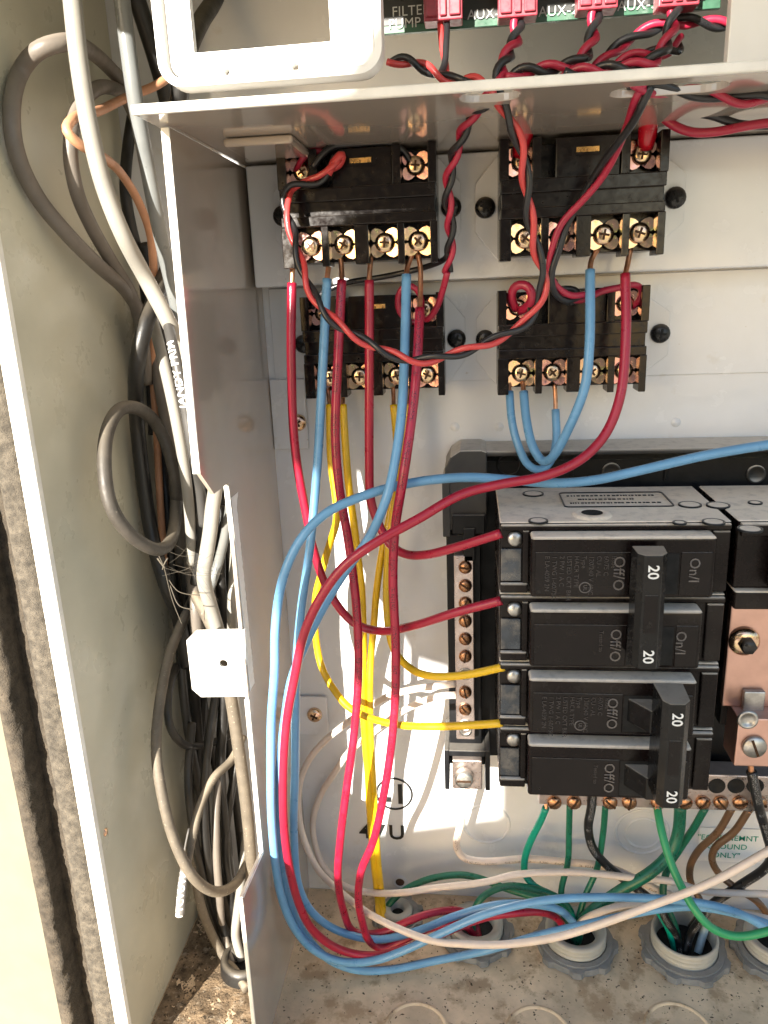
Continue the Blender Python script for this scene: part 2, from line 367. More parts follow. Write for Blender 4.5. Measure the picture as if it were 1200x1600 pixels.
# small bent feet of the divider screwed to the back
def panhead(name, pos, rad, mt, parent, cross=True, slot=None):
    q = MB().rot([(0, 0), (rad, 0), (rad, rad*.25), (rad*.9, rad*.45), (rad*.6, rad*.62), (0, rad*.68)], n=20)
    s = q.build(name, mt, parent, pos)
    k = MB()
    if cross:
        k.box((-rad*.5, -rad*.75, -rad*.11), (rad*.5, -rad*.5, rad*.11)); k.box((-rad*.11, -rad*.752, -rad*.5), (rad*.11, -rad*.5, rad*.5))
    else: k.box((-rad*.85, -rad*.74, -rad*.13), (rad*.85, -rad*.45, rad*.13))
    a = k.build('drive_slot', slot or slotm, s); a.rotation_euler = (0, random.uniform(0, 3), 0); return s
for (x0, y0, x1, y1, sx, sy) in ((440, 592, 484, 700, 466, 660), (468, 1085, 515, 1146, 492, 1116)):
    a = P(x0, y0, 0); b = P(x1, y1, 0)
    E(MB().box((XD+.3, -2.4, b.z), (b.x, -1.3, a.z)), 'divider_foot', paint, .4)
    c = P(sx, sy, 2.4); panhead('foot_screw', c+Vector(EO), 4.2, brass, enc)
q = PX(165, 1300, XL+.1); MB().rot([(0, .7), (1.2, .6), (1.8, 0)], axis='x', n=14).build('side_rivet', brass, enc, q+Vector(EO))
# shelf with wire slots
s1 = PZ(765, 150, 55.5); s2 = PZ(1045, 139, 55.5)
hol = [rrect(s1.x-9, -s1.y-7, s1.x+9, -s1.y+7, 6), rrect(s2.x-17, -s2.y-7, s2.x+17, -s2.y+7, 6)]
shelf = E(MB().poly([(-102, 119), (RX, 119), (RX, .5), (-102, .5)], hol, UPP(55.3), 2.4), 'shelf', paint_dv, .3)
E(MB().box((-102.3, -121.2, 55), (RX, -119.2, 58)), 'shelf_hem', paint_edge, .7, 3)
a = P(345, 192, 78); b = P(455, 190, 78)
E(MB().box((a.x, -78, 52.2), (b.x, -46, 55.1)), 'stiffener', paint_dv, 1.2, 3)
E(MB().box((-55, -22.5, 53.9), (-20, -20.6, 55.1)), 'slot_lip', paint_edge)
# small dimples, hole and knock-out rings
dm = MB().rot([(0, 1.0), (1.2, .8), (1.9, .25), (2.3, 0)], n=16)
for i, (x, y) in enumerate(((711, 667), (780, 667), (1056, 660), (820, 665))): dm.build('weld_dimple', paint, enc, P(x, y, 0)+Vector(EO))
q = P(625, 1378, 0); MB().rot([(2.4, 0), (2.9, .8), (4, .8), (4.6, 0)], n=20).build('rivet_rim', paint, enc, q+Vector(EO)); MB().rot([(0, .25), (2.6, .25)], n=16).build('rivet_hole', M('rust_hole', (.10,.05,.03), .8), enc, q+Vector(EO))
for (x, y, rr) in ((760, 1287, 12.6), (1003, 1300, 14), (1005, 1302, 9.5)):
    MB().rot([(rr-.9, 0), (rr-.55, .5), (rr, .75), (rr+.55, .5), (rr+.9, 0)], n=48).build('wall_knockout', paint, enc, P(x, y, 0)+Vector(EO))
for (x, y, rr) in ((650, 1612, 15), (842, 1618, 15), (1062, 1612, 15), ):
    MB().rot([(rr-1.1, 0), (rr-.7, .55), (rr, .8), (rr+.7, .55), (rr+1.1, 0)], axis='z', n=48).build('floor_knockout', floor_m, enc, PZ(x, y, FLOOR)+Vector(EO)+Vector((0,0,.05)))
# ink stamps on the back panel
q = P(616, 1240, 0)
MB().rot([(9.4, .2), (9.4, .35), (10.6, .35), (10.6, .2)], n=40).build('stamp_ring', ink, enc, q+Vector(EO))
MB().box((2.2, -.35, -6.4), (4.6, -.2, 6.4)).box((-8.2, -.35, -5.5), (-1.8, -.2, -2.2)).build('stamp_bar', ink, enc, q+Vector(EO))
text('stamp_text', '47U', 13.5, P(597, 1301, .4)+Vector(EO), ink, enc, bold=.25, spacing=1.25)
# paper label
q = P(1143, 1322, .5); lab = tag(MB().box((-17.5, -.35, -10), (22, -.1, 11.5)).build('paper_label', sticker, None, q), 'white paper label with green capitals behind the brown wires', 'label')
for i, t in enumerate(('"EQUIPMEMNT', 'GROUND', 'ONLY"')): text('label_text', t, 4.7, (-2.5, -.6, 5.4-i*5.6), green_ink, lab, bold=.04, spacing=1.03)

# ------------------------------------------------------------------ open door at far left with foam gasket
door = thing('enclosure_door', 'pale door edge at far left with brown weathered foam gasket', 'door', (-200, -96, FLOOR))
DO = Vector((200, 96, -FLOOR))
m = MB().box((-420, -97, FLOOR-30), (-165.5, -93, 190)); m.build('door_skin', M('door_paint', (.19,.185,.135), .4, var=.06, vs=30, wear=(.45,.28,.12), w_s=70, w_t=.7, bump=.08), door, DO, .5)
def foam_bead(x0, x1, d0, d1, mt, amp, seed):
    m = MB(); N = 220; prof = 9; vs = []
    for i in range(N+1):
        z = FLOOR-25+i*(190-FLOOR+20)/N
        for k in range(prof):
            a = math.pi*k/(prof-1); x = (x0+x1)/2-(x1-x0)/2*math.copysign(abs(math.cos(a))**.5, math.cos(a)); d = d0+(d1-d0)*abs(math.sin(a))**.45
            nv = noise.noise(Vector((k*.9+seed, z*.11, seed)))+.6*noise.noise(Vector((k*1.7, z*.45, seed+5)))
            vs.append((x+nv*amp*.5, -d-nv*amp*.6, z))
    m.add(vs, [(i*prof+k, i*prof+k+1, (i+1)*prof+k+1, (i+1)*prof+k) for i in range(N) for k in range(prof-1)], True)
    return m.build('foam_gasket', mt, door, DO)
foam_bead(-178, -166, 97, 107, foam2, 1.2, 2); foam_bead(-194, -186, 97, 110, foam, 1.8, 9)
foam_bead(-187, -177, 96.8, 98.6, foam, 1.2, 17)

# ------------------------------------------------------------------ white bezel frame on the shelf
bz = thing('plastic_bezel', 'white plastic frame with rectangular window standing on the shelf', 'frame', (-57, -123, 60))
BO = Vector((57, 123, -60)); bx0, bx1, bz0, bz1 = -90.4, -24.2, 60.4, 150
wl = P(300, 60, 125).x; wr = P(516, 60, 125).x; wb = P(410, 74, 125).z
hls = [[(wl, wb), (wr, wb+.3), (wr, 140), (wl, 140)], circ(P(355, 113, 124).x, P(355, 113, 124).z, .9, 12), circ(P(462, 106, 124).x, P(462, 106, 124).z, 1.1, 12)]
MB().poly(rrect(bx0+3.6, bz0+2.6, bx1-2.6, bz1-3, 4), hls, FR(121.5), 3).build('face_plate', white_pl, bz, BO, .3)
MB().poly(rrect(bx0, bz0, bx1, bz1, 7), [rrect(bx0+2.6, bz0+2.2, bx1-2.2, bz1-2.6, 5)], FR(118), 8).build('rim', white_pl, bz, BO, .6, 3)
# second frame at upper right
fr = thing('white_post_frame', 'white sheet frame post at the upper right corner behind the shelf edge', 'frame', (98, -96, 58))
FO = Vector((-98, 96, -58)); fx = P(1137, 60, 100).x
MB().box((fx, -101, 58.4), (fx+60, -97, 170)).build('post', white_pl, fr, FO, .4); MB().box((fx+3, -96.8, 58.4), (fx+5, -88, 170)).build('return_flange', white_pl, fr, FO, .3)

# ------------------------------------------------------------------ circuit board
pq = P(605, 47, 72); pe = P(1140, 18, 72)
pcb = thing('circuit_board', 'green circuit board edge with red plugs along the top', 'circuit board', (20, -70, pq.z))
PO = Vector((-20, 70, -pq.z)); bz_ = (pq.z+pe.z)/2
MB().box((pq.x-12, -72, bz_), (pe.x-3, -70, bz_+45)).build('board', pcb_m, pcb, PO, .2)
MB().box((pq.x-10, -72.4, bz_+2.5), (pe.x-8, -72.1, bz_+20)).build('legend_strip', pcb_k, pcb, PO)
for t, x, y in (('FILTER', 642, 17), ('PUMP', 632, 37), ('AUX-1', 760, 22), ('AUX-2', 872, 17), ('AUX-3', 996, 8)):
    text('legend', t, 4.3, P(x, y, 72.6)+PO, print_l, pcb, spacing=1.05)
MB().box((pe.x-14, -74, bz_+4), (pe.x-8, -72.2, bz_+12)).build('white_header', white_pl, pcb, PO, .3)

# ------------------------------------------------------------------ relays
saddle = MB()
for sx in (-1, 1):
    for sz in (-1, 1):
        pts = [(sx*.5, sz*.5), (sx*4.6, sz*.5), (sx*5.5, sz*1.6), (sx*5.7, sz*3.4), (sx*5.0, sz*5.0), (sx*3.6, sz*5.7), (sx*1.8, sz*5.2), (sx*.5, sz*4.2)]
        if sx*sz < 0: pts = pts[::-1]
        saddle.poly(pts, [], lambda u, v, w_: (u, -w_-.14*(abs(u)), v), 1.0)
saddle_me = saddle.mesh('clamp_plate', clampm); saddle_me2 = saddle_me.copy(); saddle_me2.materials.clear(); saddle_me2.materials.append(clampm2)
R_ = 3.9
head_me = MB().rot([(0, 0), (R_, 0), (R_, 1.0), (R_*.92, 1.5), (R_*.55, 1.95), (0, 2.0)], n=22).mesh('terminal_screw', brass)
slot_me = MB().box((-2.0, -2.15, -.42), (2.0, -1.2, .42)).box((-.42, -2.16, -2.0), (.42, -1.2, 2.0)).mesh('drive_slot', slotm)
def terminal(parent, x, y, z, pink=False, sc_=1.0):
    c = link('clamp_plate', saddle_me2 if pink else saddle_me, parent, (x, y, z)); c.scale = (sc_,)*3
    h = link('terminal_screw', head_me, parent, (x, y-1.4*sc_, z)); h.scale = (sc_,)*3
    s = link('drive_slot', slot_me, h); s.rotation_euler = (0, random.uniform(0, 1.5), 0)
def relay(label, px, py, d, pinks, depth, ex=0):
    q = P(px, py, d); t = thing('relay', label, 'relay', (q.x, q.y, q.z), 'black screw terminal relays on the back panel')
    D = depth
    b = MB()
    b.box((-31, 12, -20), (31, D, 21)); b.box((-30.9, 0.3, 2.6), (30.9, 12.2, 7.6)); b.box((-30.6, 2.2, -2.9), (30.6, 12.1, 2.9)); b.box((-30.9, .2, -6.5), (30.9, 12.3, -2.7))
    b.box((-10, 2.6, 7.4), (14, 12.15, 21.6))
    b.build('body', relay_pl, t, bevel=.35)
    for x0, x1, z0, z1, y0 in ((-31.3,-27.6,7.5,22,.5),(-18.8,-15.4,7.45,22,1.2),(14.1,17.4,7.5,22,1),(28,31.3,7.5,22,.4),
                               (-31.2,-26.6,-22,-6.4,.45),(-15.2,-12.2,-21.8,-6.45,.7),(-1.8,3.8,-21.4,-6.4,.9),(15.4,18.2,-21.9,-6.45,.7),(28.4,31.3,-22,-6.4,.5)):
        MB().box((x0, y0, z0), (x1, 12.4, z1)).build('barrier', relay_pl, t, bevel=.3)
    fw = MB().poly(rrect(-6.2, -1.9, 6.2, 1.9, .5, 2), [rrect(-4.6, -1.05, 4.6, 1.05, .4, 2)], lambda u, v, w_: (u+1.8, 2.6-w_, v+17), .7).build('window_frame', relay_pl, t)
    MB().box((-2.4, 2.0, 16.1), (6, 2.35, 17.9)).build('brass_tab', windowm, t)
    MB().box((-2.8, 2.35, 15.9), (6.4, 2.5, 18.1)).build('window_glass', dark, t)
    for k, x in enumerate((-22.6, 22.8)): terminal(t, x, 9.5, 14.8, True, .92)
    for k, x in enumerate((-20.8, -7.2, 9.6, 23.2)): terminal(t, x, 9.0, -13.4, pinks[k])
    for s in (-1, 1):
        pts = [(s*30.5, -20), (s*31.6, -20), (s*40.2+(ex if s > 0 else 0), -9), (s*40.2+(ex if s > 0 else 0), 10), (s*31.6, 20), (s*30.5, 20)]
        MB().poly(pts if s > 0 else pts[::-1], [], lambda u, v, w_: (u, D-.4-w_, v), 1.2).build('mounting_ear', paint, t, bevel=.3)
        panhead('ear_screw', (s*36.2+(ex if s > 0 else 0), D-1.6, .6), 4.3, black_sc, t, True, dark)
    return t
rU = 29.3; rL = 28.5
relay('black relay at upper left with red, blue wires under it', 558, 323, 50, (True, False, False, False), rU)
relay('black relay at upper right with red sleeved terminal on top', 910, 308, 50, (False, True, False, False), rU, 4.5)
relay('black relay at lower left behind the hanging red and blue wires', 582, 542, 30, (True, False, False, True), rL)
relay('black relay at lower right with blue jumper loops below', 894, 534, 30, (False, True, False, True), rL, 6)

# ------------------------------------------------------------------ load centre base with bars
lc = thing('load_center', 'black plastic load centre base holding the breakers and bars', 'load center', (10, -2, -250))
LO = Vector((-10, 2, 250))
def Lp(mb, name, mt, bevel=.3, seg=2): return mb.build(name, mt, lc, LO, bevel, seg)
Lp(MB().box((3, -14, -236), (RX-60, -.6, -78)), 'tray', tray_pl)
a = P(735, 706, 26); Lp(MB().box((a.x, -26, a.z-2.4), (RX-60, -.6, a.z)), 'top_rim', M('dusty_grey_rim', (.03,.029,.028), .5, var=.1, dust=1.0, dcol=(.60,.56,.50), dlo=.25, dhi=.7), .8)
z1 = P(725, 705, 30).z; z2 = P(725, 830, 30).z
pts = [(-12, z2), (7, z2), (7, z1-1), (4.5, z1), (-5, z1), (-9.5, z1-3), (-12, z1-8)]
Lp(MB().poly(pts, [], FR(.8), 28).poly([(-13.4, z2-3), (-10, z2-3), (-10, z1-14), (-13.4, z1-14)], [], FR(.8), 29), 'end_cap', MATS['dusty_grey_rim'], .7, 3)
Lp(MB().box((-9, -31.5, z2-1), (6, -29, z2+8)).box((-4, -33, z2-14), (1.5, -22, z2+2)), 'clip', tray_pl, .5)
for x, y in ((1181, 741), (955, 737)):
    q = P(x, y, 14.2); MB().rot([(0, .2), (3.0, .2), (3.3, .9), (4.1, .9), (4.3, 0)], n=24).build('tray_hole', MATS['dusty_grey_rim'], lc, q+LO)
q = P(795, 726, 14.2); MB().rot([(4.6, 0), (4.8, .5), (5.6, .5), (5.8, 0)], n=28).build('tray_ring', tray_pl, lc, q+LO)
for xr in (46, 88): Lp(MB().box((xr, -15.2, -88), (xr+1, -14.1, -78)), 'tray_rib', tray_pl, .2)
# neutral bar at left
x0 = P(711, 1000, 33).x; x1 = P(741, 1000, 33).x; zt = P(727, 868, 33).z; zb = P(727, 1172, 33).z
Lp(MB().box((x0-3.6, -27, zb-2), (x1+3.4, -.7, zt+8)), 'bar_holder', tray_pl, .5)
sysc = [P(727, y, 33) for y in (886, 915, 942, 970, 998, 1025, 1081, 1108)]
Lp(MB().box((x0, -33, zb+6), (x1, -26, zt)), 'neutral_bar', tin, .5)
Lp(MB().rot([(1.6, 0), (1.6, .3), (3.2, .3), (3.2, 0)], c=((x0+x1)/2, -33, zb+11), n=20), 'bar_eyelet', steel, 0)
for q in sysc: panhead('bar_screw', q+LO, 3.1, bscrew, lc, False)
for y in (1053, 1133):
    q = P(727, y, 33.05); MB().rot([(0, .1), (2.4, .1), (2.7, .4), (3.2, .4), (3.3, 0)], n=20).build('empty_screw_hole', steel, lc, q+LO)
# lug in its black cup under the neutral bar
a = P(694, 1172, 34); b = P(766, 1236, 34)
Lp(MB().box((a.x, -34, b.z), (a.x+2.4, -4, a.z)).box((b.x-2.4, -34, b.z), (b.x, -4, a.z)).box((a.x+2.3, -34, a.z-3.4), (b.x-2.3, -4, a.z-.2)).box((a.x+2.3, -12, b.z+.2), (b.x-2.3, -4, a.z-.3)), 'lug_cup', tray_pl, .4)
Lp(MB().box((a.x+4, -36, b.z+2), (b.x-4, -13, a.z-4.2)), 'wire_lug', tin, .6)
q = P(725, 1212, 36); MB().rot([(0, 0), (4.6, 0), (4.6, 3.2), (4.2, 4.4), (3.2, 4.8), (0, 4.8)], n=24).build('lug_screw', steel, lc, q+LO)
MB().box((-3.4, -.4, -.55), (3.4, .4, .55)).build('screw_slot', slotm, lc, q+LO+Vector((0, -4.7, 0)))
# copper bus with bolt and right lug
a = P(1143, 944, 50); b = P(1240, 1106, 50)
Lp(MB().box((a.x, -50, b.z), (b.x, -46, a.z+6)), 'copper_bus', copper_b, .6)
Lp(MB().box((a.x+1, -45.8, b.z-12), (b.x, -15, a.z+30)), 'bus_support', tray_pl, .6)
q = P(1162, 1001, 50); MB().rot([(0, 0), (6.2, 0), (6.6, .8), (6.2, 1.8), (4, 3.0), (0, 3.1)], n=28).build('bolt_washer', brass, lc, q+LO)
MB().rot([(0, 3), (3.5, 3), (3.5, 7.0), (3.0, 7.6), (0, 7.7)], n=6).build('hex_bolt', black_sc, lc, q+LO)
a = P(1141, 1112, 58); b = P(1240, 1196, 58)
Lp(MB().box((a.x+7, -53, a.z-6), (a.x+16, -50.2, a.z+7)), 'lug_neck', steel, .5)
lug = MB().poly([(a.x+3, b.z), (a.x+26, b.z), (a.x+26, a.z-2), (a.x+3, a.z-2)], [], FR(44), 16); Lp(lug, 'outlet_lug', copper_b, .7)
q = P(1178, 1166, 60.2); MB().rot([(0, 0), (5.2, 0), (5.2, 1.0), (4.7, 1.7), (0, 1.8)], n=28).build('lug_screw', steel, lc, q+LO); k = MB().box((-4.2, -2.1, -.55), (4.2, -1.4, .55)).build('screw_slot', slotm, lc, q+LO); k.rotation_euler = (0, 1.2, 0)
q = P(1168, 1124, 60.2); MB().rot([(0, .2), (2.8, .2), (3.2, .9), (4.2, .9), (4.5, 0)], n=24).build('set_screw_hole', steel, lc, q+LO)

# ground bar
gb = thing('ground_bar', 'silver ground bar with row of copper coloured screws under breakers', 'ground bar', (80, -20, -250))
GO = Vector((-80, 20, 250)); gz = P(1000, 1262, 32).z
MB().box((P(842, 1250, 32).x, -32, gz), (RX-90, -20, gz+20)).build('bar', tin, gb, GO, .6)
for x in (866, 897, 953, 983, 1028, 1070, 1098, 1126, 1156, 1186):
    panhead('ground_screw', P(x, 1253, 32)+GO, 3.6, bscrew, gb, False)
for x in (1120, 1150, 1180):
    q = P(x, 1228, 32); MB().rot([(0, .12), (3.4, .12), (3.6, .4), (4.0, .4), (4.1, 0)], n=20).build('wire_hole', dark, gb, q+GO)
MB().box((36, -19.9, gz+2), (46, -.7, gz+9)).box((120, -19.9, gz+2), (130, -.7, gz+9)).build('stand_off', tray_pl, gb, GO, .4)

# ------------------------------------------------------------------ circuit breakers
PT = 29.88; BX0, BX1 = 10.8, 98.2; ZT = -88.0
fine = [3.6, 4.4, 3.2, 2.8, 4.0, 3.4, 3.8, 3.0]
def pole(t, off, z, k, label_block):
    zc = z-PT/2
    MB().box((BX0, -78.5, z-PT+.35), (BX1, -24, z-.35)).build('case', black_pl, t, off, .9, 3)
    MB().box((BX0+.4, -81, z-3.2), (BX1-.6, -78.7, z-.9)).build('front_ridge', black_pl, t, off, .6)
    MB().box((BX1-7, -80.2, z-PT+1.4), (BX1-.6, -78.7, z-4)).build('end_step', black_pl, t, off, .5)
    MB().box((BX0+.3, -81.2, z-PT+.9), (BX0+11, -78.7, z-PT+4.6)).build('lower_ridge', black_pl, t, off, .5)
    MB().box((BX0+9, -80.6, z-PT+4.8), (BX0+11.4, -78.7, z-3.4)).build('inner_wall', black_pl, t, off, .4)
    # terminal opening with its clamp and screw
    MB().box((BX0+.6, -79.6, z-PT+5.2), (BX0+8.6, -78.7, z-11)).build('clamp', M('clamp_steel%d' % k, (.075,.085,.10), .3, .8, var=.3, vs=120, wear=(.17,.165,.16), w_s=60, w_t=.5), t, off, .3)
    MB().rot([(0, 0), (3.0, 0), (3.0, 1.2), (2.4, 1.9), (0, 2.0)], c=(BX0+6, -78.6, z-7), n=18).build('terminal_screw', steel, t, off)
    x0, x1 = BX0+11.6, BX1-7.6-(0 if k == 0 else 3)
    MB().box((x0, -88, z-PT+1.6), (x1, -78.6, z-3.6)).build('raised_block', black_pl, t, off, 1.5, 4)
    fz0, fz1 = z-PT+3, z-9.5; xs = BX0+46.5
    MB().box((x0+1.6, -88.5, fz0), (xs+2, -87.9, fz1)).build('rating_plate', brk_face, t, off, .25)
    MB().box((xs+20.5, -88.5, fz0), (x1-1.6, -87.9, fz1)).build('switch_plate', brk_face, t, off, .25)
    MB().box((xs+2.4, -88.2, fz0+.5), (xs+19.8, -87.9, fz1-.5)).build('handle_slot', dark, t, off)
    zm = (fz0+fz1)/2
    O = Vector(off)
    text('off_marking', 'Off/O', 5.8, Vector((xs-2.2, -88.8, zm+.3))+O, print_g, t, 90, bold=.05)
    text('on_marking', 'On/I', 5.4, Vector((x1-8, -88.8, zm+1.6))+O, print_g, t, 90, bold=.05)
    if label_block:
        for i, tx in enumerate(('E LA-4039 2N', '1 TWG 1-60/75C', '2 PW 1 A C', 'LISTED CKT BKR', 'HACR TYPE', 'Type', '120/240 V 40/C', 'CU - AL', '60/75 C', 'Issue')):
            text('fine_print', tx, 2.5, Vector((x0+6+i*2.75, -88.8, fz1-1.2))+O, print_d, t, 90, align='LEFT')
        MB().rot([(1.9, 0), (1.9, .1), (2.3, .1), (2.3, 0)], c=(x0+20.5, -88.6, fz0+3.2), n=24).build('approval_ring', print_g, t, off)
        text('approval_mark', 'UL', 2.0, Vector((x0+20.5, -88.8, fz0+3.2))+O, print_g, t, 90)
    else:
        text('fine_print', 'Tested to', 2.3, Vector((xs-7.6, -88.8, zm+2))+O, print_d, t, 90)
def tie(t, off, xa, xb, za, zb, d0, d1, hx):     # handle tie bar across both poles, with stubs leaning from the slots
    m = MB(); sk = 1.6
    pr_ = [(xa-.6, d0), (xa-.2, d1-2.6), (xa+2, d1), (xb-2.4, d1), (xb, d1-3), (xb+.6, d0)]
    n = len(pr_); vs = [(x, -d_, za) for x, d_ in pr_]+[(x, -d_, zb) for x, d_ in pr_]
    m.add(vs, [tuple(range(n))[::-1], tuple(range(n, 2*n))]+[(i, (i+1) % n, n+(i+1) % n, n+i) for i in range(n)])
    m.build('handle_tie', handle_m, t, off, .45, 3)
    return pr_
def breaker(label, z, hx, d1, k0):
    t = thing('circuit_breaker', label, 'circuit breaker', (BX0, -24, z-2*PT), 'double pole breakers with tie bars')
    off = (-BX0, 24, -(z-2*PT)); O = Vector(off)
    pole(t, off, z, k0, True); pole(t, off, z-PT, k0+1, False)
    xa, xb, za, zb, d0 = hx
    tie(t, off, xa, xb, za, zb, d0, d1, hx)
    for j, zz in enumerate((z-PT*.55, z-PT*1.55)):
        q = MB(); s0 = BX0+50 if k0 == 0 else BX0+50
        q.add([(s0, -87.5, zz-5), (s0+9, -87.5, zz-5), (xb-1, -d0-1.5, zz-5), (xa-.8, -d0-1.5, zz-5), (s0, -87.5, zz+5), (s0+9, -87.5, zz+5), (xb-1, -d0-1.5, zz+5), (xa-.8, -d0-1.5, zz+5)],
              [(3,2,1,0),(4,5,6,7),(0,1,5,4),(1,2,6,5),(2,3,7,6),(3,0,4,7)])
        q.build('handle_stub', handle_m, t, off, .4)
    h = zb-za; xm = (xa+xb)/2
    MB().box((xa+2.6, -d1-.18, za+h*.33), (xb-3, -d1+.4, za+h*.66)).build('tie_inset', brk_face, t, off, .15)
    for zz in (za+h*.12, za+h*.86): text('amp_rating', '20', 5.4, Vector((xm-.3, -d1-.35, zz))+O, print_w, t, 90, bold=.1)
    return t
a = P(996, 868, 104); b = P(1032, 1047, 104)
breaker('upper double pole breaker, top dusty, tie bar pushed left of On', ZT, (a.x+.8, b.x+.6, b.z, a.z, 93), 104, 0)
a = P(1036, 1100, 112); b = P(1070, 1268, 112)
breaker('lower double pole breaker with tie bar standing out at right', ZT-2*PT, (a.x+.6, b.x-.2, b.z+1, a.z, 96), 112, 2)
# dust covered top details of the upper breaker
up = [o for o in bpy.data.objects if o.name == 'circuit_breaker'][0]; UO = Vector((-BX0, 24, -(ZT-2*PT)))
def top_ring(x, y, rr, name, parent, off, hole=False):
    q = PZ(x, y, ZT+.1)
    if hole:
        MB().rot([(rr*1.9, -.5), (rr*1.7, .5), (rr*1.05, .7), (rr, .4), (rr*.95, .1)], axis='z', n=28).build(name, black_pl, parent, q+off); MB().rot([(0, .62), (rr, .62)], axis='z', n=20).build('screw_well', dark, parent, q+off)
    else:
        MB().rot([(rr, -.6), (rr, .16), (rr-.25, .22), (rr-.7, .16), (rr-.75, -.4)], axis='z', n=32).build(name, tray_pl, parent, q+off)
        MB().rot([(0, .14), (rr-.85, .1)], axis='z', n=24).build('rivet', black_pl, parent, q+off)
for x, y, rr, hh in ((833, 771, 4.6, 0), (841, 813, 3.8, 0), (925, 803, 4.2, 1), (1078, 788, 4.6, 0), (1115, 815, 4.2, 0), (1062, 816, 2.6, 0)): top_ring(x, y, rr, 'boss_ring', up, UO, hh)
q0 = PZ(882, 792, ZT); q1 = PZ(1034, 768, ZT)
MB().poly(rrect(q0.x, -q1.y, q1.x, -q0.y, 2), [rrect(q0.x+.5, -q1.y+.5, q1.x-.5, -q0.y-.5, 1.6)], UPP(ZT-.3), .45).build('moulded_outline', tray_pl, up, UO)
m = MB()
for j in range(3):
    x = q0.x+3+(4 if j == 1 else 0)
    while x < q1.x-4:
        wd = random.uniform(.5, 1.6); dd = -q1.y+(j+.9)*(-q0.y+q1.y)/4
        m.box((x, -dd-.5, ZT-.3), (x+wd, -dd+.5, ZT+.02)); x += wd+random.uniform(.3, .9)
        if j == 1 and x > q1.x-14: break
m.build('moulded_lettering', tray_pl, up, UO)
# single breaker of the right column, mostly out of frame
rb = thing('circuit_breaker', 'dusty black breaker cut off at the right edge above copper bus', 'circuit breaker', (BX1+3, -24, ZT-38))
RO = Vector((-BX1-3, 24, 38-ZT)); X0 = BX1+2.4
MB().box((X0, -78, ZT-28), (X0+88, -24, ZT-.3)).build('case', black_pl, rb, RO, .9, 3)
MB().box((X0+.4, -81.5, ZT-6), (X0+87, -78.2, ZT-.8)).build('front_ridge', black_pl, rb, RO, .7)
MB().box((X0+12, -88, ZT-27), (X0+80, -78.1, ZT-7)).build('raised_block', black_pl, rb, RO, 1.5, 4)
MB().box((X0+.3, -80.5, ZT-36), (X0+87, -40, ZT-28.3)).build('lower_step', black_pl, rb, RO, 1.0, 3)
for x, y, rr in ((1122, 789, 4.6), (1172, 826, 4.4), (1180, 785, 2.8)): top_ring(x, y, rr, 'boss_ring', rb, RO)

# ------------------------------------------------------------------ conduit fittings
def hub(label, x, dd, rr, h, tilt=0, wall=5.0):
    t = thing('conduit_fitting', label, 'conduit fitting', (x, -dd, FLOOR), 'conduit fittings along the floor'); pf = [(rr-wall-.4, 1), (rr-wall, h-1.2), (rr-wall+.6, h-.2), (rr-1.4, h+.5), (rr-.6, h)]
    k = 0; z = h
    while z > 5: pf += [(rr, z-.6), (rr, z-1.3), (rr-.9, z-2)]; z -= 2.4
    pf += [(rr, 3), (rr, .2)]
    MB().rot(pf, axis='z', n=40).build('threaded_hub', pvc, t)
    MB().rot([(rr-wall-.1, 4.2), (0, 4.2)], axis='z', n=24).build('dark_bore', dark, t)
    m = MB(); n = 64; o = []
    for i in range(n):
        a = 2*math.pi*i/n; ph = (i % 8); R = rr+4.4+(1.9 if ph in (0, 1, 2) else 0); o.append((R*math.cos(a), R*math.sin(a)))
    m.poly(o, [circ(0, 0, rr+.25, 40)], lambda u, v, w_: (u, v, .3+w_), 3.6); nb = m.build('locknut', nutm, t, bevel=.4); nb.rotation_euler = (0, 0, tilt)
    m = MB(); m.poly(circ(0, 0, rr+3.2, 40), [circ(0, 0, rr+.3, 40)], lambda u, v, w_: (u, v, 3.95+w_), 1.2); m.build('nut_collar', nutm, t, bevel=.3)
    return t
hub('open grey threaded conduit fitting with black wires inside, toothed locknut', 108.5, 32, 16.6, 12.5, .2, 2.2)
hub('grey threaded conduit fitting that the red wire enters', 53, 31.5, 15.8, 11.5, .6)
hub('pale threaded conduit fitting under the crossing red and blue wires', 0.5, 29, 14.6, 10, .1)
hub('small conduit fitting in the back corner with yellow and green wires', -43, 20, 8.5, 7.5, .3)
hub('grey conduit fitting cut off by the right edge', 155, 30, 15.8, 12, .5)
# black rubber fitting in the channel floor
q = PZ(385, 1512, FLOOR); q.x = min(q.x, -112)
kf = thing('rubber_grommet', 'black rubber grommet in the channel floor where cables go down', 'grommet', q)
MB().rot([(9, 2), (9, 8), (10, 9), (12, 8.5), (13, 6), (13.4, .2)], axis='z', n=32).build('collar', c_black, kf); MB().rot([(0, 2.4), (9, 2.4)], axis='z', n=24).build('dark_bore', dark, kf)

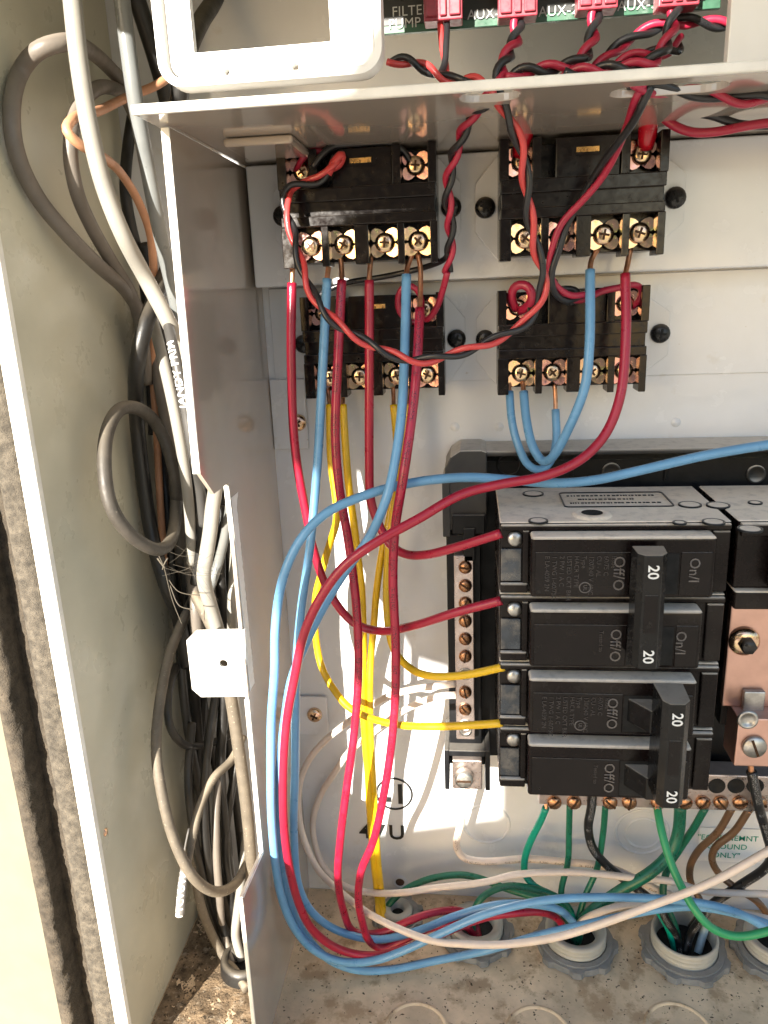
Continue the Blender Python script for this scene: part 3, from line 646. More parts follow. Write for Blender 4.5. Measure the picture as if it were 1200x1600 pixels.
# ------------------------------------------------------------------ wires
def path(pts, r):
    out = []
    for p in pts:
        x, y, d = p; d = max(d, r+.6); q = P(x, y, d)
        for _ in range(80):
            if q.z > FLOOR+r+.6: break
            d += 1; q = P(x, y, d)
        out.append(q)
    return out
def grow(sp, pts):      # wires that leave the picture run on past its edge
    if pts[-1][0] >= 1240: t = (sp[-1]-sp[-4]).normalized(); sp = sp+[sp[-1]+t*k*3 for k in range(1, 30)]
    if pts[0][0] >= 1240: t = (sp[0]-sp[3]).normalized(); sp = [sp[0]+t*k*3 for k in range(29, 0, -1)]+sp
    if pts[0][1] <= -40: t = (sp[0]-sp[3]).normalized()*.7+Vector((0, .1, .7)); sp = [sp[0]+t*k*3 for k in range(10, 0, -1)]+sp
    return sp
def wire(label, mt, r, pts, strip0=None, strip1=None, group=None, name='wire', cat='wire', n=14):
    """strip0/strip1: pixel points of the bare copper at the start / end"""
    sp = grow(spline(path(pts, r)), pts); o = tag(MB().tube(sp, r, n).build(name, mt, fix=False), label, cat, group)
    for st, en in ((strip0, sp[0]), (strip1, sp[-1])):
        if st:
            q = path(st, r*.56); q = [en+(en-q[0]).normalized()*2]+[en]+q
            MB().tube(spline(q), r*.55, 10).build('copper_end', copper, o, fix=False)
    return o, sp
RW = 1.95
wire('red wire from leftmost terminal curving to the second breaker pole', w_red, RW, [(456,442,43),(455,560,47),(461,700,48),(478,800,46),(496,880,44),(517,930,44),(552,973,47),(592,986,52),(645,978,62),(712,957,72),(784,938,78)], [(457,425,42),(458,398,41)])
wire('blue wire from second terminal dropping straight down left bundle', w_blue, RW, [(511,436,44),(505,560,51),(495,740,54),(485,850,57),(471,950,60),(463,1040,62),(462,1120,62),(461,1210,62),(459,1300,60),(468,1388,56),(492,1430,52),(530,1455,50),(590,1468,48),(650,1455,46),(715,1430,44),(790,1412,44),(870,1420,42),(900,1446,36)], [(513,420,42),(516,395,40)])
wire('red printed wire hanging left of the yellow pair down to the floor', w_redp, RW, [(534,438,45),(528,560,52),(524,680,56),(530,760,58),(545,850,59),(557,950,60),(560,1050,60),(553,1150,62),(542,1230,62),(532,1310,60),(528,1370,56),(536,1420,50),(554,1457,46),(598,1457,44),(634,1441,42),(676,1426,38),(722,1424,32),(745,1450,29),(748,1475,29)], [(534,420,42),(531,395,40)])
wire('red wire from third terminal curving to the top breaker pole', w_red, RW, [(577,438,44),(577,600,48),(577,720,48),(579,780,48),(590,815,49),(611,853,52),(633,866,56),(665,867,62),(720,853,70),(784,833,78)], [(578,420,42),(580,395,40)])
wire('blue wire swinging left behind the big diagonal red wire', w_blue, RW, [(635,430,45),(632,560,58),(628,640,66),(619,710,72),(605,775,76),(577,840,74),(552,875,73),(523,918,74),(502,955,76),(478,1005,78),(456,1060,80),(447,1110,80),(437,1200,78),(434,1290,74),(445,1380,68),(470,1450,64),(515,1500,62),(560,1516,60),(611,1515,57),(676,1502,53),(760,1485,50),(846,1460,50),(908,1446,50),(1033,1420,48),(1100,1418,46),(1196,1442,46),(1260,1475,46)], [(637,415,42),(645,395,40)])
wire('red wire with long bare end running straight to the floor centre', w_redp, RW, [(656,482,52),(652,560,60),(645,640,66),(631,740,74),(618,820,72),(614,900,70),(618,1000,68),(618,1080,66),(612,1160,66),(600,1240,64),(583,1315,60),(564,1362,57),(560,1405,55),(566,1440,53),(578,1472,50),(598,1482,48),(630,1469,46),(672,1450,42),(718,1443,36),(742,1462,31),(746,1480,30)], [(657,450,46),(657,415,42),(652,395,40)])
wire('long blue wire from right edge bending down along the left bundle', w_blue, RW, [(1260,688,60),(1200,695,60),(1100,712,60),(1000,735,60),(930,750,60),(865,755,60),(800,750,58),(740,746,60),(690,748,63),(630,757,66),(570,774,70),(512,800,74),(475,835,77),(450,880,79),(437,925,80),(430,985,81),(429,1050,82),(424,1120,82),(423,1200,82),(425,1290,80),(438,1395,74),(460,1450,70),(490,1484,67),(530,1502,65),(580,1502,62),(627,1487,60),(692,1457,58),(760,1428,57),(850,1407,56),(950,1402,55),(1080,1409,54),(1150,1425,54),(1200,1452,54),(1260,1490,54)])
wire('thick diagonal red wire from upper right relay sweeping down left', w_red, RW, [(977,428,45),(978,520,52),(969,620,58),(945,680,62),(905,720,66),(850,744,68),(780,757,70),(720,773,74),(655,810,80),(590,846,84),(540,882,85),(502,932,85),(475,990,85),(460,1060,85),(449,1120,85),(443,1200,84),(444,1290,81),(453,1360,76),(470,1420,70),(492,1457,66),(532,1484,62),(580,1493,59),(640,1480,55),(700,1455,52),(760,1433,49),(804,1427,46),(845,1425,41),(873,1437,35),(885,1462,32)], [(981,412,42),(985,388,40)])
JB = 'blue wires at lower right relay'
wire('outer blue jumper loop hanging under lower right relay', w_blue, 1.8, [(796,612,24),(800,660,30),(811,700,33),(826,728,34),(845,735,34),(860,722,32),(869,690,27),(868,640,22)], [(796,600,22),(800,585,20)], [(868,620,20),(866,600,20)])
wire('inner blue wire looping up to the upper right relay', w_blue, RW, [(818,612,25),(823,660,32),(833,700,38),(848,722,42),(862,716,46),(892,662,52),(914,604,55),(921,540,54),(922,422,45)], [(817,598,22),(810,585,20)], [(924,405,42),(935,388,40)])
YR = 1.75
wire('yellow wire bowing out left then crossing to the bottom breaker pole', w_yel, YR, [(515,632,24),(517,720,30),(525,780,32),(526,815,33),(515,850,33),(504,890,33),(494,928,33),(492,967,34),(495,1007,35),(503,1043,37),(520,1075,42),(546,1106,48),(582,1123,54),(621,1132,60),(660,1135,66),(720,1134,72),(786,1130,78)], [(513,612,20),(510,590,18)])
wire('yellow wire falling nearly straight from relay, left of the yellow pair', w_yel, YR, [(536,632,24),(540,700,28),(545,760,30),(552,810,30),(558,860,30),(565,920,32),(568,1000,34),(567,1060,34),(570,1150,34),(574,1200,34),(579,1290,30),(584,1350,26),(590,1405,21),(593,1440,19)], [(536,615,20),(540,590,18)])
wire('yellow wire slanting left from relay, right of the yellow pair', w_yel, YR, [(615,632,24),(620,690,26),(621,750,27),(613,785,28),(607,815,28),(597,862,29),(588,927,30),(584,980,31),(580,1020,32),(578,1073,34),(579,1140,34),(582,1200,33),(586,1270,30),(591,1350,26),(597,1405,21),(600,1440,19)], [(615,615,20),(612,590,18)])
wire('yellow green wire curving right to the third breaker pole', w_yel, YR, [(638,632,24),(633,690,28),(625,750,30),(614,800,32),(606,870,34),(604,935,38),(607,980,42),(614,1012,46),(628,1033,52),(650,1050,58),(680,1057,64),(725,1055,70),(788,1042,78)], [(638,615,20),(645,592,18)])
WR = 1.8
wire('outer cream wire arcing from neutral bar then right across the floor', w_white, WR, [(712,1068,32),(680,1072,28),(640,1078,24),(608,1087,20),(575,1106,17),(543,1129,15),(507,1158,13),(481,1190,12),(468,1226,12),(467,1275,13),(478,1320,16),(497,1359,22),(523,1386,32),(549,1408,40),(582,1431,50),(627,1453,56),(676,1470,60),(725,1475,62),(783,1476,63),(867,1465,64),(950,1440,66),(1017,1415,68),(1067,1397,70),(1117,1376,72),(1200,1330,74),(1260,1296,76)])
wire('inner cream wire arcing from neutral bar and right along back seam', w_white, WR, [(712,1086,32),(690,1087,28),(660,1096,22),(627,1112,16),(582,1145,10),(546,1174,8),(523,1207,7),(501,1242,6),(489,1281,6),(491,1314,7),(501,1346,10),(517,1369,14),(543,1387,20),(582,1395,24),(627,1395,27),(676,1388,29),(760,1378,31),(804,1367,32),(900,1363,32),(992,1372,32),(1054,1378,31),(1096,1392,30),(1200,1397,30),(1260,1400,30)])
wire('cream printed wire leaving the left lug and bending right', w_whitep, WR+.15, [(728,1222,27),(727,1245,27),(719,1290,24),(713,1322,22),(724,1340,20),(754,1346,18),(825,1342,17),(887,1347,17),(929,1351,18),(965,1360,20),(1010,1382,22),(1050,1400,22)])
wire('short cream wire rising out of the red wire fitting', w_white, WR, [(895,1462,32),(905,1443,34),(927,1429,38),(970,1415,40),(1020,1409,41),(1070,1413,41),(1130,1422,41),(1200,1436,41),(1250,1448,41)])
GR_ = 1.85
def gnd(label, mt, pts, r=GR_): return wire(label, mt, r, pts, [(pts[0][0]+1, pts[0][1]-12, 26)])
gnd('teal wire bending left from the first ground screw', w_teal, [(853,1262,27),(846,1280,26),(830,1312,24),(820,1342,22),(821,1368,22),(836,1386,24),(862,1398,28),(890,1420,30),(897,1450,31)])
gnd('thin green wire hanging straight from the second ground screw', w_green, [(890,1258,27),(889,1300,25),(887,1350,24),(877,1390,26),(880,1430,29),(890,1455,31)], 1.6)
gnd('thin green wire right of the black wire, curving back left', w_green, [(946,1258,27),(942,1305,25),(932,1360,24),(915,1398,27),(905,1430,30),(900,1455,31)], 1.6)
gnd('bright green wire sweeping in front of others to the right edge', w_lgreen, [(1027,1262,40),(1034,1300,48),(1049,1350,56),(1066,1388,62),(1086,1422,68),(1112,1450,70),(1150,1463,70),(1200,1455,70),(1260,1432,70)], 1.9)
gnd('thick dark green wire bending down into the red wire fitting', w_green, [(1063,1258,27),(1060,1300,27),(1048,1332,29),(1018,1362,32),(972,1390,33),(932,1418,33),(908,1442,33),(900,1470,32)], 3.0)
gnd('green wire from ground bar slanting left behind the thick green one', w_green, [(1102,1262,27),(1085,1292,25),(1061,1328,22),(1042,1360,22),(1036,1400,26),(1052,1440,30),(1060,1470,31)])
wire('green wire arcing from the corner fitting along the back seam', w_green, GR_, [(597,1440,19),(602,1422,19),(616,1404,17),(640,1386,14),(676,1372,12),(725,1367,12),(757,1375,14),(790,1388,17),(830,1400,22),(875,1412,27),(892,1440,30)])
wire('green wire looping between the pale fitting and red wire fitting', w_green, GR_, [(738,1462,29),(740,1425,29),(752,1403,27),(770,1391,25),(797,1384,25),(833,1389,27),(867,1400,29),(890,1420,30),(897,1448,31)])
wire('black wire dropping from ground bar and bending right', w_black, 2.3, [(926,1235,34),(924,1262,32),(919,1292,28),(926,1325,26),(946,1350,25),(978,1376,24),(1010,1400,24),(1045,1430,27),(1060,1465,30)])
wire('black printed wire from right lug past the paper label', w_black, 2.3, [(1174,1205,50),(1178,1225,50),(1186,1262,46),(1200,1310,40),(1206,1340,36),(1192,1360,32),(1168,1376,28),(1146,1390,26),(1110,1415,28),(1080,1450,30)], [(1173,1198,50),(1173,1185,50)])
gnd('brown wire at left of the two in front of paper label', w_brown, [(1144,1262,27),(1121,1301,24),(1092,1328,21),(1078,1355,19),(1079,1380,20),(1095,1410,24),(1085,1450,29)])
gnd('brown wire at right of the two in front of paper label', w_brown, [(1171,1264,28),(1146,1301,26),(1118,1323,24),(1112,1343,23),(1125,1367,23),(1148,1386,25),(1185,1410,27),(1210,1450,28)])
wire('short brown wire entering a hole of the ground bar', w_brown, 1.8, [(1150,1203,22),(1149,1215,27),(1150,1228,31)])
for lb, mt, p in (('black wire end inside the open conduit fitting, left', w_black, [(1030,1412,40),(1040,1436,37),(1056,1462,34),(1064,1490,32)]),
                  ('black wire end inside the open conduit fitting, right', w_black, [(1108,1420,38),(1094,1438,36),(1078,1462,33),(1070,1492,32)]),
                  ('slim teal wire inside the open conduit fitting', w_teal, [(1020,1405,36),(1030,1425,36),(1045,1450,34),(1056,1485,32)]),
                  ('pale blue grey wire inside the open conduit fitting', M('pale_blue_insulation', (.30,.42,.50), .4), [(1105,1440,30),(1098,1462,30),(1090,1490,30)])):
    wire(lb, mt, 2.0, p)

# ------------------------------------------------------------------ twisted control wires
def twist(label, pts, m1, m2, r=1.35, pitch=17, ph=0, ends=None):
    r *= .86
    sp = grow(spline(path(pts, r*2), 1.2), pts); t = tag(bpy.data.objects.new('twisted_wire_pair', None), label, 'wire', 'red and black twisted control wires')
    COL.objects.link(t); t.location = sp[0]*U; t.empty_display_size = .003; A = []; B = []
    nn = Vector((0, -1, 0)); L = 0; n = len(sp)
    for i in range(n):
        tn = (sp[min(i+1, n-1)]-sp[max(i-1, 0)]).normalized(); nn = (nn-tn*nn.dot(tn)).normalized(); bb = tn.cross(nn)
        if i: L += (sp[i]-sp[i-1]).length
        a = ph+2*math.pi*L/pitch; v = (nn*math.cos(a)+bb*math.sin(a))*r*1.02; A.append(sp[i]+v); B.append(sp[i]-v)
    MB().tube(A, r, 10).build('red_strand', m1, t, -sp[0], fix=False); MB().tube(B, r, 10).build('black_strand', m2, t, -sp[0], fix=False)
    return t, sp
def plug(t, px, py, d):
    q = P(px, py, d); o = q-Vector(t.location)/U
    m = MB().box((-6.3, -4, -1), (6.3, 4, 15)).box((-5.6, -5, 0), (-2, -3.9, 12)).box((2, -5, 0), (5.6, -3.9, 12)).box((-1.1, -5, 0), (1.1, -3.9, 9)); m.build('plug', plug_m, t, o, .4)
t, _ = twist('untwisted red and black pair from the leftmost plug', [(693,30,80),(694,70,84),(696,105,88),(690,124,92)], t_sal, t_blk, 1.25, 60, 1.5); plug(t, 693, 32, 80)
t, _ = twist('tightly twisted pair from second plug going behind shelf edge', [(808,25,80),(808,55,84),(794,85,90),(783,108,94),(780,135,98)], t_red, t_blk, 1.5, 15); plug(t, 808, 27, 80)
t, _ = twist('tightly twisted pair from third plug turning left along shelf', [(931,10,80),(928,45,84),(920,75,88),(905,97,92),(870,106,94),(820,112,96),(790,125,97)], t_red, t_blk, 1.5, 16); plug(t, 931, 15, 80)
t, _ = twist('twisted pair from rightmost plug turning left along shelf', [(1056,5,80),(1051,35,84),(1040,70,88),(1022,95,92),(985,105,94),(930,110,95),(880,116,96)], t_red, t_blk, 1.5, 16, 1); plug(t, 1056, 10, 80)
twist('loose twisted pair arching under the right half of the board', [(1138,40,70),(1110,36,72),(1060,34,74),(1005,50,76),(965,75,78),(940,98,82),(930,112,84)], t_red, t_blk, 1.4, 22)
twist('short twisted pair curling beside the rightmost plug wires', [(1062,62,76),(1056,80,80),(1030,82,82),(990,88,84),(960,104,86)], t_red, t_blk, 1.3, 20)
twist('light red twisted pair crossing at left of leftmost plug wires', [(606,98,92),(640,95,93),(675,112,94),(705,125,95),(740,125,96),(768,140,97)], t_sal, t_blk, 1.25, 17)
_, sa = twist('twisted pair dropping from the shelf between the upper relays', [(770,138,100),(760,158,96),(737,180,86),(717,222,76),(705,260,68),(699,300,62),(703,340,56),(704,380,50),(699,425,44)], t_red, t_blk, 1.4, 20)
wire('thin red wire ending at lower left relay, right terminal', t_red, 1.35, [(699,425,45),(694,445,42),(683,480,36),(668,500,30),(660,495,25)], name='thin_wire')
wire('thin black wire sagging behind the hanging red and blue wires', t_blk, 1.2, [(702,395,48),(690,408,36),(655,420,28),(590,434,25),(545,441,24),(515,452,24),(492,468,23),(488,482,22)], name='thin_wire')
wire('thin red wire loop around lower left relay right terminal', t_red, 1.3, [(660,480,24),(655,455,28),(638,445,30),(624,455,30),(621,478,28),(632,500,26),(655,505,24)], name='thin_wire')
twist('long light red twisted pair looping across both left relays', [(772,138,102),(780,155,100),(798,192,96),(815,232,92),(822,285,88),(828,340,84),(840,398,80),(850,432,78),(842,475,76),(820,505,76),(780,528,77),(735,546,79),(690,558,80),(645,564,81),(600,548,80),(555,525,78),(515,495,76),(486,455,72),(468,405,68),(456,360,64),(446,318,61),(452,295,58),(476,286,55),(500,280,54),(516,262,54),(527,246,53)], t_sal, t_blk, 1.35, 26, .8)
wire('thin red stub curling at the top of upper left relay', t_sal, 1.6, [(512,272,54),(524,250,54),(535,240,53),(531,256,51),(520,262,50)], name='thin_wire')
wire('thin black wire arching over the top of upper left relay', t_blk, 1.25, [(488,262,52),(500,245,52),(518,230,50),(560,224,47),(612,224,45),(632,236,43),(643,256,42)], name='thin_wire')
wire('thin red wire behind the top edge of upper left relay', t_red, 1.2, [(462,268,42),(472,248,46),(490,234,46),(508,240,45)], name='thin_wire')
_, sb = twist('twisted pair from right slot falling across upper right relay', [(1012,132,100),(1000,155,98),(985,190,90),(960,235,80),(932,280,70),(905,318,64),(882,350,61),(868,390,60),(860,425,58),(868,452,54),(888,466,50),(915,460,45)], t_red, t_blk, 1.5, 60, 1.2)
wire('thin red wire running to right terminal of lower right relay', t_red, 1.35, [(880,462,48),(905,470,44),(940,455,38),(970,449,32),(992,444,28),(1003,452,26),(1000,468,24),(988,480,21)], name='thin_wire')
wire('thin red wire loop at left terminal of lower right relay', t_red, 1.9, [(806,484,22),(798,462,26),(806,446,28),(824,446,30),(832,462,30),(826,478,27),(812,486,23)], name='thin_wire')
wire('thin black coil hanging at the top of lower right relay', t_blk, 1.4, [(866,440,52),(872,460,46),(890,474,42),(908,466,40),(898,452,38),(876,452,38)], name='thin_wire')
twist('twisted pair from right slot running off to the right edge', [(985,133,100),(1010,138,98),(1050,142,96),(1100,146,94),(1150,156,93),(1200,152,92),(1260,150,92)], t_red, t_blk, 1.45, 30)
wire('thin black wire running level over the upper right relay', t_blk, 1.5, [(828,205,44),(836,188,50),(870,180,54),(920,178,56),(962,184,58),(990,182,58),(1040,180,58),(1085,176,58),(1120,182,58),(1150,194,58),(1200,196,58),(1260,196,58)], name='thin_wire')
wire('thin red wire bowing right from the red sleeved terminal', t_red, 1.6, [(1018,178,52),(1032,180,54),(1050,195,56),(1080,207,58),(1120,206,58),(1160,198,60),(1200,192,60),(1260,190,60)], name='thin_wire')
def sleeve(label, pts, r):
    sp = spline(path(pts, r)); n = len(sp); o = tag(MB().tube(sp, r, 16, rad=[r*(1.0-.25*abs(2*i/(n-1)-1)**3) for i in range(n)]).build('sleeved_terminal', sleeve_m, fix=False), label, 'wire terminal'); 
    MB().tube([sp[-1], sp[-1]+(sp[-1]-sp[-3]).normalized()*6], 1.6, 8).build('fork', steel, o, fix=False)
sleeve('glossy red sleeve terminal on right screw of upper right relay', [(1016,165,54),(1015,182,50),(1012,205,46),(1009,232,43)], 3.6)
sleeve('dark red sleeve terminal on left screw of upper right relay', [(828,180,50),(824,198,47),(816,222,44),(808,245,42)], 3.2)

# ------------------------------------------------------------------ cables in the side channel
def dW(x, y, X): return -PX(x, y, X).y
def chan(pts, r):
    out = []
    for p in pts:
        x, y, t = p; a = max(r+1, dW(x, y, XL+r+1.0)); b = max(a+1, dW(x, y, XD-2.6-r)); d = a+(b-a)*t
        if d > 78: d = 78+(d-78)*.45
        out.append((x, y, max(a, d)))
    return out
cables = {}
def cable(label, mt, wpx, pts, name='cable'):
    r = wpx*.5*.232
    pp = chan(pts, r); r *= 1.0; o, sp = wire(label, mt, r, pp, name=name, cat='cable', n=24); cables[label] = (sp, r, o); return o
cable('pale thick cable sweeping from top left down behind the divider edge', c_white, 27, [(108,-40,.55),(112,-10,.55),(119,60,.55),(128,130,.55),(141,205,.55),(162,290,.55),(192,367,.55),(226,432,.55),(262,500,.6),(289,558,.62),(306,596,.66),(326,645,.7),(338,705,.7),(338,750,.72),(331,800,.74),(329,825,.74),(322,870,.7),(318,900,.66),(330,950,.62),(348,1010,.62)])
cable('grey cable making the big loop at top left', c_taupe, 25, [(222,178,.10),(200,140,.12),(170,105,.16),(135,76,.24),(100,66,.42),(65,75,.36),(34,108,.14),(18,170,.06),(26,240,.04),(58,308,.05),(105,366,.08),(155,416,.12),(195,452,.14),(224,500,.14),(241,556,.14),(254,625,.2),(268,700,.18),(282,770,.18),(294,860,.2),(305,940,.38),(310,1030,.36)])
cable('slate grey cable running down just left of shelf end', c_slate, 25, [(186,-40,.62),(190,-5,.62),(198,60,.62),(206,120,.62),(216,185,.6),(229,255,.58),(243,330,.56),(258,400,.5),(272,460,.46),(284,520,.42),(296,590,.38),(306,680,.36)])
cable('black cable behind the bezel at the top', c_black, 30, [(200,-40,.35),(214,0,.32),(232,55,.3),(246,100,.28),(262,160,.2),(270,220,.15)])
cable('black strap of cable seen inside the bezel window', c_black, 30, [(352,-40,.9),(335,0,.9),(316,30,.9),(300,62,.9),(290,90,.85),(284,120,.8),(280,160,.7)])
cable('copper brown thin cable twisting behind the pale cable', c_brown, 15, [(262,122,.3),(240,136,.3),(212,146,.28),(182,160,.3),(152,174,.34),(116,184,.42),(103,204,.5),(122,224,.5),(158,244,.4),(190,272,.32),(215,312,.3),(234,362,.3),(240,420,.3),(240,480,.2),(238,560,.16),(244,660,.12),(250,780,.1),(258,900,.08)])
cable('dark grey cable in the smaller loop behind the pale one', c_taupe, 23, [(214,190,.1),(196,152,.14),(168,136,.2),(140,146,.25),(116,186,.25),(110,240,.22),(120,300,.18),(142,352,.16),(172,405,.16),(205,460,.16),(222,520,.14),(230,600,.1)])
cable('black cable hugging the wall behind the pale cable', c_black, 22, [(208,178,.04),(200,230,.04),(196,300,.04),(206,360,.05),(222,420,.06),(232,500,.06),(236,580,.05),(240,680,.04)])
cable('black thick cable crossing under the pale cable then straight down', c_black, 29, [(272,395,.2),(262,420,.28),(246,458,.36),(228,506,.40),(216,556,.32),(212,610,.2),(216,680,.06),(225,760,.05),(238,840,.08),(256,905,.22),(280,970,.2),(292,1040,.18)])
cable('dusty black cable ring hanging on the left wall', c_ring, 24, [(283,880,.2),(278,800,.26),(270,726,.34),(248,668,.3),(215,638,.27),(186,640,.22),(168,672,.22),(163,730,.34),(173,790,.42),(200,832,.42),(240,858,.4),(262,852,.4),(272,828,.36),(275,780,.28),(272,730,.2)])
cable('pale cable with shaded top between the dark ones', c_white, 21, [(236,490,.3),(249,540,.36),(263,598,.42),(276,660,.44),(288,730,.42),(296,800,.4),(300,880,.36)])
cable('grey cable with white lettering beside the divider edge', c_grey, 18, [(256,480,.4),(269,535,.7),(281,590,.84),(292,648,.86),(301,700,.84),(312,760,.6),(318,820,.5)])
cable('dark grey cable in the notch right of the pale cable', c_slate, 19, [(362,760,.35),(358,800,.45),(350,845,.55),(338,890,.58),(324,930,.5),(312,990,.3)])
cable('pale cable against the divider above the mounting tab', c_white, 19, [(368,830,.5),(366,880,.55),(363,930,.55),(362,980,.5),(366,1060,.45),(372,1150,.4)])
cable('dusty taupe cable passing behind the mounting tab', c_dusty, 25, [(300,920,.3),(314,945,.45),(330,975,.55),(346,1020,.62),(360,1085,.66),(370,1150,.68),(380,1220,.7),(388,1290,.7),(392,1350,.66),(392,1420,.5)])
cable('dusty brown cable sagging in a deep U near the bottom', c_dusty, 21, [(304,930,.2),(288,965,.3),(265,1022,.24),(250,1095,.2),(244,1170,.2),(253,1240,.36),(273,1315,.48),(300,1368,.6),(334,1393,.6),(362,1386,.58),(380,1362,.5),(392,1330,.4)])
cable('dusty cable crossing behind the U and ending with lettering', c_dusty, 18, [(380,1150,.4),(362,1188,.45),(335,1214,.48),(316,1250,.48),(302,1300,.46),(290,1360,.46)])
cable('pale grey cable end with white lettering, cut off near floor', M('pale_grey_cable', (.16,.155,.15), .5, var=.06, vs=80, bump=.06), 18, [(300,1296,.4),(290,1350,.48),(284,1390,.52),(281,1430,.54)])
cable('grey cable hanging straight in the middle of the channel', c_taupe, 17, [(352,1110,.2),(345,1180,.3),(338,1260,.38),(338,1330,.42),(343,1400,.42),(350,1460,.38),(365,1505,.3)])
cable('black cable loop under the mounting tab', c_black, 17, [(276,1040,.1),(264,1080,.14),(264,1130,.18),(280,1158,.22),(308,1166,.26),(340,1158,.3),(372,1140,.3)])
cable('dusty cable diving into the black grommet', c_dusty, 20, [(300,1290,.1),(304,1360,.2),(314,1415,.28),(330,1458,.32),(352,1498,.34),(372,1524,.34),(385,1545,.34)])
cable('pale grey cable next to the lower divider edge', c_white, 19, [(384,1300,.3),(378,1370,.42),(370,1430,.48),(368,1466,.46),(378,1500,.36)])
for i, (a, b) in enumerate(((296, 352), (312, 322), (330, 306), (346, 372), (276, 318), (362, 340))):
    nm = ('leftmost', 'second', 'third', 'fourth', 'fifth', 'last')[i]
    mt = c_black
    cable('%s dark cable in the shadow at the back of the channel' % nm, mt, 20, [(a-50, 480, .06), (a-28, 640, .05), (a-14, 800, .05+.02*i), (a, 950, .05+.02*i), ((a+b)/2+random.uniform(-8, 8), 1110, .06+.02*i), (b, 1280, .06+.02*i), (b+10, 1400, .08), (372, 1500, .2)])
for lb, wp, pts in (
    ('black cable in the dark gap left of the pale shaded cable', 24, [(226,380,.1),(246,470,.12),(258,560,.14),(266,660,.16),(275,760,.18),(285,860,.2),(296,960,.2),(302,1060,.16),(312,1180,.12)]),
    ('black cable right behind the lettered grey cable', 22, [(284,620,.3),(298,710,.36),(310,800,.4),(318,860,.42),(324,930,.4),(336,1010,.34)]),
    ('black cable seen through the cable ring', 20, [(250,560,.04),(256,640,.05),(263,740,.06),(270,840,.08),(282,950,.1),(294,1050,.1),(300,1180,.08)]),
    ('short black cable left of the pale cable in the notch', 20, [(300,700,.2),(312,780,.34),(314,840,.4),(306,900,.36),(296,970,.24)]),
    ('black cable behind the mounting tab hanging straight', 21, [(346,790,.2),(345,900,.26),(350,1000,.3),(350,1100,.32),(345,1200,.34),(352,1300,.36),(364,1400,.34),(372,1480,.3)]),
    ('black cable crossing inside the deep U of dusty cable', 19, [(338,1080,.3),(326,1160,.36),(318,1240,.38),(322,1320,.38),(336,1400,.36),(356,1480,.32)]),
    ('black cable left of the hanging grey cable near floor', 18, [(300,1130,.2),(294,1220,.26),(304,1310,.3),(326,1400,.3),(350,1470,.28)]),
    ('black cable close to the divider above the grommet', 18, [(372,1180,.3),(358,1260,.34),(352,1330,.38),(362,1400,.4),(372,1470,.34)])):
    cable(lb, c_black, wp, pts)
def tube_text(key, txt, size, s0, mt, roll=0, flip=False):
    sp, r, o = cables[key]; me = text_mesh(txt, size, 'LEFT', 0, 1.05, .08)
    L = [0]
    for i in range(1, len(sp)): L.append(L[-1]+(sp[i]-sp[i-1]).length)
    import bmesh
    bm = bmesh.new(); bm.from_mesh(me); bmesh.ops.triangulate(bm, faces=bm.faces)
    bmesh.ops.subdivide_edges(bm, edges=bm.edges, cuts=4, use_grid_fill=True); bm.to_mesh(me); bm.free()
    for v in me.vertices:
        s = s0+(-v.co.x if flip else v.co.x); yv = v.co.y if flip else -v.co.y; s = min(max(s, 0), L[-1]-.01)
        i = max(0, min(len(sp)-2, int(np.searchsorted(L, s))-1)); t = (s-L[i])/max(1e-6, L[i+1]-L[i])
        p = sp[i].lerp(sp[i+1], t); tn = (sp[min(i+2, len(sp)-1)]-sp[max(i-1, 0)]).normalized()
        nn = Vector((0, -1, 0))*.9+Vector((.2, 0, .2)); nn = (nn-tn*nn.dot(tn)).normalized(); bb = tn.cross(nn); a = roll+yv/r
        v.co = (p+(nn*math.cos(a)+bb*math.sin(a))*(r+.14))*U
    me.materials.clear(); me.materials.append(mt); link('cable_lettering', me, o)
tube_text('grey cable with white lettering beside the divider edge', 'JANDY PRIM', 4.5, 62, print_w, .25, True)
tube_text('pale grey cable end with white lettering, cut off near floor', 'DPTCVUW', 4.6, 42, print_w, 0, True)

# ------------------------------------------------------------------ cobweb and debris
cw = thing('cobweb', 'dusty cobweb strands hanging under the cable ring', 'cobweb', P(248, 870, 70))
CO = -P(248, 870, 70)
def strand(pts, r=.14): MB().tube(spline([P(*p) for p in pts], 1.5), r, 5).build('strand', webm, cw, CO, fix=False)
strand([(248,868,72),(256,885,72),(262,910,72),(270,940,72),(280,965,72),(284,975,72)], .2); strand([(246,872,72),(252,880,72),(258,888,72)], .5); strand([(262,872,72),(256,882,72),(254,890,72)], .35)
strand([(264,906,72),(275,922,73),(290,928,76),(312,930,80)], .2); strand([(266,915,72),(278,945,74),(288,950,76),(300,952,78)], .25)
for k in range(11):
    a = (random.uniform(245, 300), random.uniform(850, 905)); b = (random.uniform(290, 350), random.uniform(845, 960)); d0 = random.uniform(68, 80)
    strand([(a[0], a[1], d0), ((a[0]+b[0])/2, (a[1]+b[1])/2+random.uniform(0, 7), d0+2), (b[0], b[1], d0+4)], random.uniform(.03, .07))
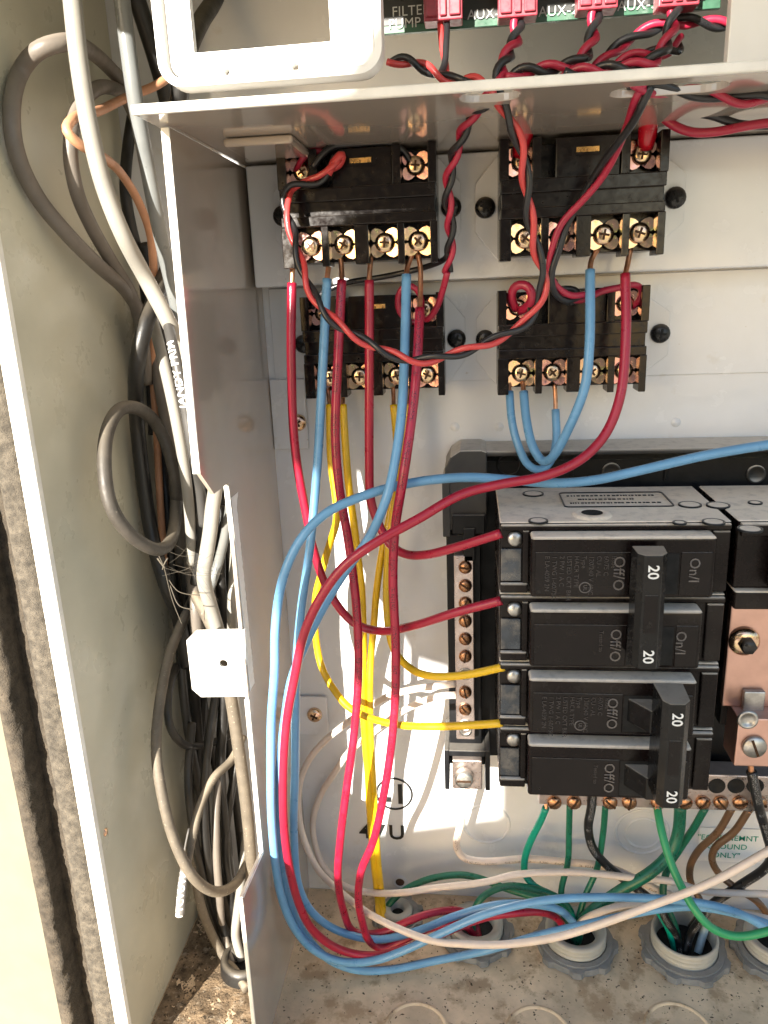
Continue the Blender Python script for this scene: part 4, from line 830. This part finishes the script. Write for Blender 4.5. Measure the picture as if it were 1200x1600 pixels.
def debris(name, mt, n, smin, smax, region, seed):
    rnd = random.Random(seed); m = MB()
    for _ in range(n):
        x, y = region(rnd); s = rnd.uniform(smin, smax)**1; a = rnd.uniform(0, 6.3); h = s*rnd.uniform(.25, .6); L = s*rnd.uniform(1, 2.2)
        k = 5; ring = [(x+L*math.cos(a)*math.cos(t)-s*math.sin(a)*math.sin(t), y+L*math.sin(a)*math.cos(t)+s*math.cos(a)*math.sin(t)) for t in [6.283*i/k+rnd.uniform(-.4, .4) for i in range(k)]]
        m.add([(p[0], p[1], FLOOR+.05) for p in ring]+[(x+rnd.uniform(-.2, .2)*s, y, FLOOR+.05+h)], [(i, (i+1) % k, k) for i in range(k)])
    o = m.build(name, mt, enc, EO, fix=False); o['kind'] = 'stuff'; return o
debris('floor_debris', dirt_m, 800, .1, .5, lambda r: (r.uniform(-96, 200), -r.uniform(2, 110)), 3)
debris('floor_crumbs', dirt_l, 700, .1, .5, lambda r: (r.uniform(-96, 200), -r.uniform(2, 110)), 4)
debris('channel_debris', dirt_m, 2600, .12, .6, lambda r: (-156+56*r.random()**.8, -r.uniform(2, 112)), 5)
debris('channel_crumbs', dirt_l, 1600, .12, .6, lambda r: (r.uniform(-156, -100), -r.uniform(2, 112)), 6)

# matted dirt lying on the channel floor
m = MB(); NX, NY = 40, 80; vs = []
for j in range(NY+1):
    for i in range(NX+1):
        x = XL+.3+(XD-2.4-XL)*i/NX; y = -.5-112*j/NY
        h = .25+.9*noise.noise(Vector((x*.12, y*.12, 1)))+.7*noise.noise(Vector((x*.5, y*.5, 4)))+.5*abs(noise.noise(Vector((x*1.3, y*1.3, 9))))
        vs.append((x, y, FLOOR+h*.8))
m.add(vs, [(j*(NX+1)+i, j*(NX+1)+i+1, (j+1)*(NX+1)+i+1, (j+1)*(NX+1)+i) for j in range(NY) for i in range(NX)], True)
o = m.build('matted_dirt', M('matted_dirt', (.27,.19,.115), .95, var=.4, vs=160, bump=.8, bs=900, spots=(.05,.035,.02), sp_s=500, sp_t=.58, wear=(.36,.29,.21), w_s=200, w_t=.56), enc, EO); o['kind'] = 'stuff'
